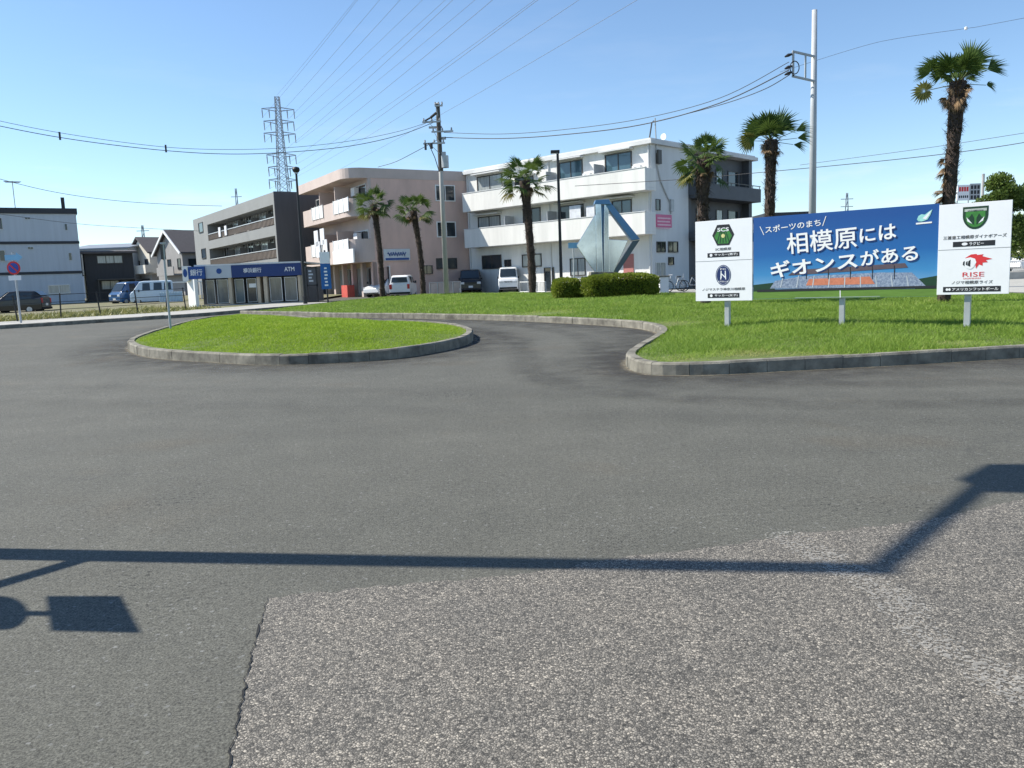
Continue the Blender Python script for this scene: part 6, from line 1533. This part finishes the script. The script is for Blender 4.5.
# ------------------------------------------------------------------ road signs
def post_sign(name, label, bx, by, tx, ty, Y, dz, rad, cat='road sign'):
    p = AT(bx, by, Y); z0 = zg(Y) + dz; H_ = AT(tx, ty, Y).z - z0
    t = empty(name, (p.x, Y, z0), label, cat); b = MB(); b.tube([(0, 0, -.2), (0, 0, H_)], rad, 10); b.build('post', M['steel_white'], t)
    return t, (lambda px, py: (AT(px, py, Y).x - p.x + (bx - tx) * 0, AT(px, py, Y).z - z0)), H_
def tilt(t, bx, by, tx, ty, Y): pass
g0 = G(21.5, 327); YS = g0.y + 0.5
t, q, H_ = post_sign('road_sign', 'no parking roundel with blue arrow plate above it on a pale post', 21.5, 327, 12, 252, YS, 0.17, 0.045)
sx_off = 0.0
zz = lambda py: AT(15, py, YS).z - (zg(YS) + 0.17)
zc = zz(268); b = MB(); b.disc((0, -0.07, zc), .30, 'y', .02, 28); rd = b.build('roundel', M['red'], t)
b = MB(); b.disc((0, -0.083, zc), .225, 'y', .006, 28); b.build('roundel_field', mat('sign_bright_blue', (0.03, 0.07, 0.36), 0.4, 0.05, 3), rd)
b = MB(); b.bar((-.16, -0.09, zc + .16), (.16, -0.09, zc - .16), .01, .06, (1, 0, 1)); b.build('roundel_slash', M['red'], rd)
b = MB(); b.box(-.28, .28, -0.075, -0.055, zc - .55, zc - .34); b.build('sub_plate', M['panel_white'], t)
b = MB(); zc2 = zz(257.5); b.prism([(-.34, zc2 - .12), (.18, zc2 - .12), (.18, zc2 - .22), (.46, zc2), (.18, zc2 + .22), (.18, zc2 + .12), (-.34, zc2 + .12)], 'y', -.08, -.06); b.build('arrow_plate', mat('sky_blue_plate', (0.22, 0.46, 0.66), 0.4, 0.05, 3), t)
g1 = G(170.5, 327.5, 0.25); YT = g1.y
t, q, H_ = post_sign('road_sign', 'narrow pale post on the roundabout with its dark sign seen edge on', 170.5, 327.5, 163, 244, YT, 0.2, 0.038)
b = MB(); b.box(-.05, .01, -.12, .14, H_ - .5, H_ - .02); b.build('sign_plate', M['alu_dark'], t); b = MB(); b.box(-.07, .07, -.07, .07, H_, H_ + .05); b.build('cap', M['steel'], t)
p = AT(574, 285, 44.0); t, q, H_ = post_sign('road_sign', 'small blue sign on a thin post between the hedge and dark lamp post', 574.5, 290, 574, 243, 44.0, 0.22, 0.04)
b = MB(); b.box(-.28, .28, -.06, -.04, H_ - .28, H_ + .02); b.build('sign_plate', mat('sky_blue_plate', (0.22, 0.46, 0.66)), t)

# banner flag on a pole and notice frame beside the kiosk
YB = 49.0; p = AT(328, 302, YB); t = empty('banner_sign', (p.x, YB, zg(YB) + 0.2), 'tall blue and white banner sign on the lawn edge right of the kiosk', 'sign')
def bz_(py): return AT(327, py, YB).z - (zg(YB) + 0.2)
b = MB(); b.tube([(0, 0, -.2), (0, 0, bz_(250))], .05, 8); b.build('post', M['black_metal'], t)
b = MB(); b.box(-.30, .30, -.12, -.06, bz_(289), bz_(263.5)); bn = b.build('panel', mat('banner_blue', (0.012, 0.11, 0.34), 0.5, 0.05, 3), t)
b = MB(); b.box(-.30, .30, -.12, -.06, bz_(263.4), bz_(252)); b.build('panel', M['panel_white'], t)
b = MB()
for k in range(6): b.box(-.10 + .03 * (k % 2), .12 - .02 * (k % 3), -.124, -.1205, bz_(286 - 3.4 * k), bz_(284.4 - 3.4 * k))
b.build('banner_print', M['white_paint'], bn)
YN = 50.0; p = AT(311, 302, YN); t = empty('notice_frame', (p.x, YN, zg(YN) + 0.2), 'dark framed notice board between the kiosk and the blue banner', 'notice board')
def nx_(px): return AT(px, 280, YN).x - p.x
def nz__(py): return AT(311, py, YN).z - (zg(YN) + 0.2)
b = MB(); x0, x1, z0, z1 = nx_(306.5), nx_(317.5), nz__(286), nz__(267)
b.box(x0, x1, -.03, .03, z1 - .08, z1); b.box(x0, x1, -.03, .03, z0, z0 + .08); b.box(x0, x0 + .08, -.03, .03, -.2, z1 - .081); b.box(x1 - .08, x1, -.03, .03, -.2, z1 - .081); b.build('frame', M['black_metal'], t)
b = MB(); b.box(x0 + .081, x1 - .081, -.01, .01, z0 + .081, z1 - .081); nb_ = b.build('panel', M['charcoal_wall'], t)
b = MB()
for k in range(4): b.box(x0 + .15, x0 + .34 + .08 * (k % 2), -.014, -.0102, z1 - .3 - .2 * k, z1 - .2 - .2 * k)
b.build('notice', M['fascia_grey'], nb_)

# ------------------------------------------------------------------ fences
def rail_fence(label, name, pts, h, dz, m, rails=(1.0,), bars=0, post=0.035, lean=0.0):
    P = [Vector(p) for p in pts]; o = P[0].copy(); o.z = zg(o.y) + dz
    t = empty(name, o, label, 'fence'); loc = []
    for p in P: loc.append(Vector((p.x - o.x, p.y - o.y, zg(p.y) + dz - o.z)))
    rr = random.Random(len(pts))
    for p in loc:
        b = MB(); k = rr.uniform(-lean, lean); b.tube([p - Vector((0, 0, .15)), p + Vector((k, 0, h))], post, 7); b.build('fence_post', M[m], t)
    b = MB()
    for f in rails:
        for a, c in zip(loc, loc[1:]): b.tube([a + Vector((0, 0, h * f)), c + Vector((0, 0, h * f))], post * .4 if not bars else post * .8, 5)
    for a, c in zip(loc, loc[1:]):
        for k in range(bars): q = a.lerp(c, (k + .5) / bars); b.tube([q + Vector((0, 0, h * .12)), q + Vector((0, 0, h * .98))], .014, 5)
    b.build('fence_rails', M[m], t)
    return t
fpx = [(-45, 326), (-10, 323.5), (18, 321.5), (61, 318), (101, 315.3), (138, 312.5), (166, 310.5), (186, 309)]
rail_fence('row of leaning dark posts with thin wires along the left pavement', 'wire_fence', [G(x, y, .15) for x, y in fpx], 1.25, .15, 'black_metal', (.35, .65, .95), 0, .036, .16)
p0, p1 = AT(430, 294, 58.5), AT(461, 293.5, 59.5)
rail_fence('low grey barred fence by the foot of the utility pole', 'metal_fence', [p0.lerp(p1, k / 4) for k in range(5)], 1.0, .01, 'steel', (.12, .98), 7, .03)
p0, p1 = AT(520, 292.3, 58), AT(546, 292, 56)
rail_fence('low pale barred fence right of the white van', 'metal_fence', [p0.lerp(p1, k / 3) for k in range(4)], .8, .01, 'steel', (.12, .98), 6, .03)
# pale blue corrugated hoarding and the small carport beside it
YH = 66.0; p0, p1 = AT(160, 303, YH), AT(183, 302, YH); t = empty('hoarding', (p0.x, YH, zg(YH) + .15), 'pale blue corrugated hoarding left of the white kiosk pillar', 'fence')
b = MB(); w = p1.x - p0.x; n = 30; hh = AT(150, 292.5, YH).z - zg(YH) - .15
for k in range(n): b.quad((w * k / n, .06 * (k % 2), -.1), (w * (k + 1) / n, .06 * ((k + 1) % 2), -.1), (w * (k + 1) / n, .06 * ((k + 1) % 2), hh), (w * k / n, .06 * (k % 2), hh))
sh_ = b.build('sheet', M['pale_blue'], t); so2 = sh_.modifiers.new('thickness', 'SOLIDIFY'); so2.thickness = .02
b = MB(); b.box(-.03, w + .03, .08, .14, hh - .12, hh - .03); b.build('rail', M['steel'], t)
YC = 70.0; p0 = AT(133, 305, YC); t = empty('carport', (p0.x, YC, zg(YC) + .15), 'white flat carport roof on thin posts behind the pale kei van', 'carport')
cz_ = AT(143, 284, YC).z - zg(YC) - .15; w = AT(153, 284, YC).x - p0.x
b = MB(); b.box(0, w, 0, 3, cz_ - .12, cz_); b.build('roof', M['white_paint'], t)
for x in (.1, w - .2):
    b = MB(); b.box(x, x + .1, .1, .2, -.1, cz_ - .121); b.build('post', M['alu'], t)
t = empty('carport', (AT(177, 305, 72).x, 72.0, zg(72) + .15), 'pale carport roof above the corrugated hoarding', 'carport')
cz_ = AT(180, 281.5, 72).z - zg(72) - .15; b = MB(); b.box(-.6, 2.6, 0, 3, cz_ - .1, cz_); b.build('roof', M['white_paint'], t)
for x in (-.4, 2.2):
    b = MB(); b.box(x, x + .1, .1, .2, -.1, cz_ - .101); b.build('post', M['alu'], t)

# ------------------------------------------------------------------ trees and the far right
def leafy_tree(label, x, Y, h, cr, seed, trunk_h=0.3, n=16000, name='broadleaf_tree', ls=.16):
    r = np.random.default_rng(seed); t = empty(name, (x, Y, zg(Y)), label, 'tree')
    b = MB(); b.tube([(0, 0, -.2), (.05, 0, h * trunk_h), (0, .05, h * .75)], [.2 * h / 8, .15 * h / 8, .05], 10)
    C_ = []
    for k in range(26):
        f = r.uniform(trunk_h, 1.0); s_ = math.sqrt(max(0.05, 1 - ((f - .62) / .45) ** 2)); a = r.uniform(0, 6.28); d = cr * s_ * r.uniform(.25, .95)
        C_.append((d * math.cos(a), d * math.sin(a), h * f * .95, cr * r.uniform(.22, .42)))
        if k % 2 == 0: b.tube([(0, 0, h * trunk_h * r.uniform(.8, 1.4)), (C_[-1][0] * .5, C_[-1][1] * .5, C_[-1][2] * .85), C_[-1][:3]], [.08 * h / 8, .05 * h / 8, .02], 6)
    b.build('trunk', M['bark'], t)
    C_ = np.array(C_); k = r.integers(0, len(C_), n); u = r.normal(0, 1, (n, 3)); u /= np.linalg.norm(u, axis=1)[:, None]
    q = C_[k, :3] + u * C_[k, 3:4] * (r.random((n, 1)) ** .4) * np.array([1, 1, .75])
    d1 = u + r.normal(0, .8, (n, 3)); d1 /= np.linalg.norm(d1, axis=1)[:, None]; d2 = np.cross(d1, r.normal(0, 1, (n, 3))); d2 /= np.linalg.norm(d2, axis=1)[:, None]
    L = ls * r.uniform(.6, 1.3, (n, 1))
    V = np.stack([q, q + d1 * L * .5 + d2 * L * .35, q + d1 * L, q + d1 * L * .5 - d2 * L * .35], 1).reshape(-1, 3)
    tint = np.clip(.5 + .22 * np.sin(k * 1.7) + r.normal(0, .15, n), 0, 1)
    np_mesh('crown', V, np.arange(n * 4), M['tree'], t, np.repeat(tint, 4), 4)
    return t
YT_ = 52.0; p = AT(1004, 270, YT_); leafy_tree('tall leafy tree behind the right edge of the green shield board', p.x, YT_, AT(1004, 175, YT_).z - zg(YT_), 1.9, 21, .25)
p = AT(1030, 270, 56); leafy_tree('bushy tree cut by the right edge of the picture', p.x, 56, AT(1030, 188, 56).z - zg(56), 2.6, 22, .2)
p = AT(985, 270, 60); leafy_tree('lower tree between the rooftop sign and the tall leafy tree', p.x, 60, AT(985, 203, 60).z - zg(60), 1.8, 23, .2)
# white car passing beyond the right pavement, railing
car('white car beyond the pale fence at the right edge', 1012, 262, 66.0, R_(20), 'car_white', .85, 1.6, 4.2)
p0, p1 = AT(985, 268, 50), AT(1085, 264, 50)
rail_fence('pale grey barred fence beyond the pavement at the right edge', 'metal_fence', [p0.lerp(p1, k / 5) for k in range(6)], 1.05, .02, 'steel_white', (.12, .98), 10, .04)
b = MB(); lw = empty('low_wall', (p0.x, 48.6, zg(48.6) + .01), 'low pale concrete wall under the barred fence at the right edge', 'wall'); b.box(-2, 9, 0, .18, 0, .42); b.build('wall_face', M['paving'], lw, bevel=.01)
# rooftop sign with its building behind the right board
YR = 85.0; p = AT(955, 262, YR); t = empty('shop_building', (p.x, YR, zg(YR)), 'low shop building with a rooftop sign behind the tallest palm', 'building')
def rx(px): return AT(px, 195, YR).x - p.x
def rz_(py): return AT(967, py, YR).z - zg(YR)
b = MB(); b.box(rx(930), rx(1015), 0, 9, 0, rz_(205)); b.build('wall', M['white_side'], t)
b = MB(); b.box(rx(930) - .2, rx(1015) + .2, -.2, 9.2, rz_(205), rz_(203)); b.build('roof', M['alu'], t)
for k in range(4): window(t, 'front', 1.0 + 2 * k, 2.4 + 2 * k, 1.0, 2.3, 0, 'alu', 'glass', 1)
b = MB(); b.box(rx(956), rx(968), -.25, -.1, rz_(200.5), rz_(185)); rs = b.build('rooftop_sign', M['panel_white'], t)
b = MB()
for k in range(4): b.box(rx(957.5 + 2.5 * k), rx(959.5 + 2.5 * k), -.255, -.2505, rz_(191.5), rz_(187))
b.build('sign_print', M['red'], rs)
b = MB()
for k in range(5): b.box(rx(957.5 + 2 * k), rx(958.8 + 2 * k), -.255, -.2505, rz_(198), rz_(195.5))
b.build('sign_print', M['ink'], rs)
b = MB(); b.box(rx(968.3), rx(979), -.25, -.1, rz_(200.5), rz_(184)); rs = b.build('rooftop_sign', mat('grey_sign', (.40, .42, .44), .5, .05, 2), t)
b = MB()
for k in range(3):
    for j in range(3): b.box(rx(969.3 + 3.2 * k), rx(971.6 + 3.2 * k), -.255, -.2505, rz_(199.5 - 5 * j), rz_(195.8 - 5 * j))
b.build('sign_print', M['ink'], rs)
b = MB()
for px in (957, 968, 978): b.box(rx(px) - .05, rx(px) + .05, -.1, 0, rz_(205), rz_(190))
b.build('sign_frame', M['steel'], t)
p = AT(980, 262, 70); t = empty('utility_pole', (p.x, 70, zg(70)), 'thin distant utility pole right of the rooftop sign', 'utility pole'); hp = AT(980, 174, 70).z - zg(70)
b = MB(); b.tube([(0, 0, 0), (0, 0, hp)], .12, 8); b.build('pole', M['pole_conc'], t); b = MB(); b.box(-.1, 1.3, -.05, .05, hp - 1.0, hp - .9); b.build('crossarm', M['steel'], t)

# distant houses and trees that close the view between the things above
def far_house(label, px, py_top, Y, w, m, roofm, th=0.0):
    p = AT(px, 280, Y); hr = AT(px, py_top, Y).z - zg(Y)
    t, _ = gable_house('house', label, (p.x, Y, zg(Y)), th, w, 7, hr * .72, hr, m, roofm, group=None)
    for k in range(2): window(t, 'front', 1 + 2.6 * k, 2.6 + 2.6 * k, hr * .42, hr * .6, 0, 'alu', 'glass', 1)
    return t
far_house('distant grey roofed house seen right of the white block over the billboard', 818, 219, 150, 12, 'taupe', 'roof_grey')
far_house('distant cream house behind the right part of the blue billboard', 872, 214, 160, 12, 'cream', 'roof_brown', .3)
far_house('distant house in shade behind the left houses', 166, 254, 130, 11, 'taupe', 'roof_grey')

# ------------------------------------------------------------------ the lamp whose shadow lies across the forecourt (it stands left of the view)
LP_H = 7.0; TANE = math.tan(SUN_EL)
def unshadow(px, py, h):
    g = G(px, py); return Vector((g.x, g.y, 0)) + SUN * (h / TANE) + Vector((0, 0, h))
tip = unshadow(884, 569.5, LP_H); base = Vector((tip.x, tip.y, zg(tip.y)))
t = empty('street_lamp', base, 'tall street lamp left of the view casting the long shadow', 'street lamp')
def L0(v): return v - base
b = MB(); b.tube([(0, 0, -.2), (0, 0, LP_H)], [.105, .085], 14); b.build('pole', M['steel'], t)
e = L0(unshadow(985, 485, LP_H)); b = MB(); b.tube([(0, 0, LP_H - .02), (e.x, e.y, LP_H - .02)], .062, 10); b.build('arm', M['steel'], t)
hd = [L0(unshadow(*p, LP_H)) for p in ((962, 479), (990, 464), (1062, 464), (1058, 494), (985, 492))]
b = MB(); b.prism([(v.x, v.y) for v in hd], 'z', LP_H - .03, LP_H + .03); b.build('lamp_head', M['black_metal'], t)
g0 = G(92, 557.5); foot = Vector((base.x, base.y, 0)); h1 = (Vector((g0.x, g0.y, 0)) - foot).length * TANE
a1 = L0(unshadow(-60, 602, h1)); b = MB(); b.tube([(0, 0, h1), (a1.x, a1.y, h1)], .052, 10); b.build('arm', M['steel'], t)
pp = [L0(unshadow(*p, h1)) for p in ((49, 596), (118, 596), (138, 633), (54, 631))]; b = MB(); b.prism([(v.x, v.y) for v in pp], 'z', h1 - .02, h1 + .02); b.build('solar_panel', M['navy'], t)
dc = [L0(unshadow(-2 + 27 * math.cos(a), 613 + 17 * math.sin(a), h1)) for a in np.linspace(0, 2 * PI, 25)[:-1]]; b = MB(); b.prism([(v.x, v.y) for v in dc], 'z', h1 - .02, h1 + .02); b.build('lamp_head', M['black_metal'], t)
c0, c1 = L0(unshadow(10, 613, h1)), L0(unshadow(70, 614, h1)); b = MB(); b.tube([(c0.x, c0.y, h1), (c1.x, c1.y, h1)], .03, 8)
c2, c3 = L0(unshadow(-10, 613, h1)), a1; b.tube([(c2.x, c2.y, h1), (c3.x, c3.y, h1)], .03, 8); b.build('bracket', M['steel'], t)

# ------------------------------------------------------------------ sky, sun, camera
SUN_AZ = math.atan2(SUN.y, SUN.x)
W = bpy.data.worlds.new('World'); S.world = W; W.use_nodes = True
nt = W.node_tree; nt.nodes.clear()
sky = nt.nodes.new('ShaderNodeTexSky'); sky.sky_type = 'NISHITA'; sky.sun_disc = False
sky.sun_elevation = SUN_EL; sky.sun_rotation = PI / 2 - SUN_AZ
sky.altitude = 100; sky.air_density = 1.0; sky.dust_density = 0.0; sky.ozone_density = 2.5
bg = nt.nodes.new('ShaderNodeBackground'); bg.inputs[1].default_value = SKY_STRENGTH
wo_ = nt.nodes.new('ShaderNodeOutputWorld')
tn = nt.nodes.new('ShaderNodeMix'); tn.data_type = 'RGBA'; tn.blend_type = 'MULTIPLY'; tn.inputs[0].default_value = 1; tn.inputs[7].default_value = (0.91, 0.975, 1.02, 1)   # clear spring air
nt.links.new(sky.outputs[0], tn.inputs[6]); tcw = nt.nodes.new('ShaderNodeTexCoord'); mpw = nt.nodes.new('ShaderNodeMapping'); mpw.inputs['Scale'].default_value = (3, 3, 16); nt.links.new(tcw.outputs['Generated'], mpw.inputs[0])
nw_ = nt.nodes.new('ShaderNodeTexNoise'); nw_.inputs['Scale'].default_value = 1.3; nw_.inputs['Detail'].default_value = 7; nw_.inputs['Roughness'].default_value = 0.62; nt.links.new(mpw.outputs[0], nw_.inputs[0])
rw = nt.nodes.new('ShaderNodeMapRange'); rw.inputs[1].default_value = 0.52; rw.inputs[2].default_value = 0.78; nt.links.new(nw_.outputs[0], rw.inputs[0])
sw = nt.nodes.new('ShaderNodeSeparateXYZ'); nt.links.new(tcw.outputs['Generated'], sw.inputs[0])
ew = nt.nodes.new('ShaderNodeMapRange'); ew.inputs[1].default_value = 0.22; ew.inputs[2].default_value = 0.05; ew.inputs[3].default_value = 0.06; ew.inputs[4].default_value = 0.6; nt.links.new(sw.outputs[2], ew.inputs[0])
mw = nt.nodes.new('ShaderNodeMath'); mw.operation = 'MULTIPLY'; nt.links.new(rw.outputs[0], mw.inputs[0]); nt.links.new(ew.outputs[0], mw.inputs[1])
cw = nt.nodes.new('ShaderNodeMix'); cw.data_type = 'RGBA'; cw.inputs[7].default_value = (6.2, 6.3, 6.5, 1)   # thin far-off cloud low in the sky
nt.links.new(mw.outputs[0], cw.inputs[0]); nt.links.new(tn.outputs[2], cw.inputs[6]); nt.links.new(cw.outputs[2], bg.inputs[0]); nt.links.new(bg.outputs[0], wo_.inputs[0])
ld = bpy.data.lights.new('sun', 'SUN'); ld.energy = SUN_STRENGTH; ld.angle = R_(0.53); ld.color = (1.0, 0.95, 0.85)
lo_ = bpy.data.objects.new('sun', ld); COL.objects.link(lo_)
sv = Vector((SUN.x * math.cos(SUN_EL), SUN.y * math.cos(SUN_EL), math.sin(SUN_EL)))
lo_.rotation_euler = sv.to_track_quat('Z', 'Y').to_euler(); lo_.location = sv * 80
cd = bpy.data.cameras.new('camera'); cam = bpy.data.objects.new('camera', cd); COL.objects.link(cam)
cd.sensor_fit = 'HORIZONTAL'; cd.sensor_width = 36; cd.lens = F / 1024 * 36; cd.clip_start = 0.05; cd.clip_end = 6000
cam.matrix_world = Matrix(((CR.x, CU.x, -cf.x, 0), (CR.y, CU.y, -cf.y, 0), (CR.z, CU.z, -cf.z, CAMH), (0, 0, 0, 1)))
S.camera = cam
S.view_settings.view_transform = 'Standard'; S.view_settings.look = 'None'; S.view_settings.gamma = 1; S.view_settings.exposure = EXPOSURE
S.view_settings.use_curve_mapping = False
S.cycles.max_bounces = 6; S.cycles.transparent_max_bounces = 12
S.render.film_transparent = False
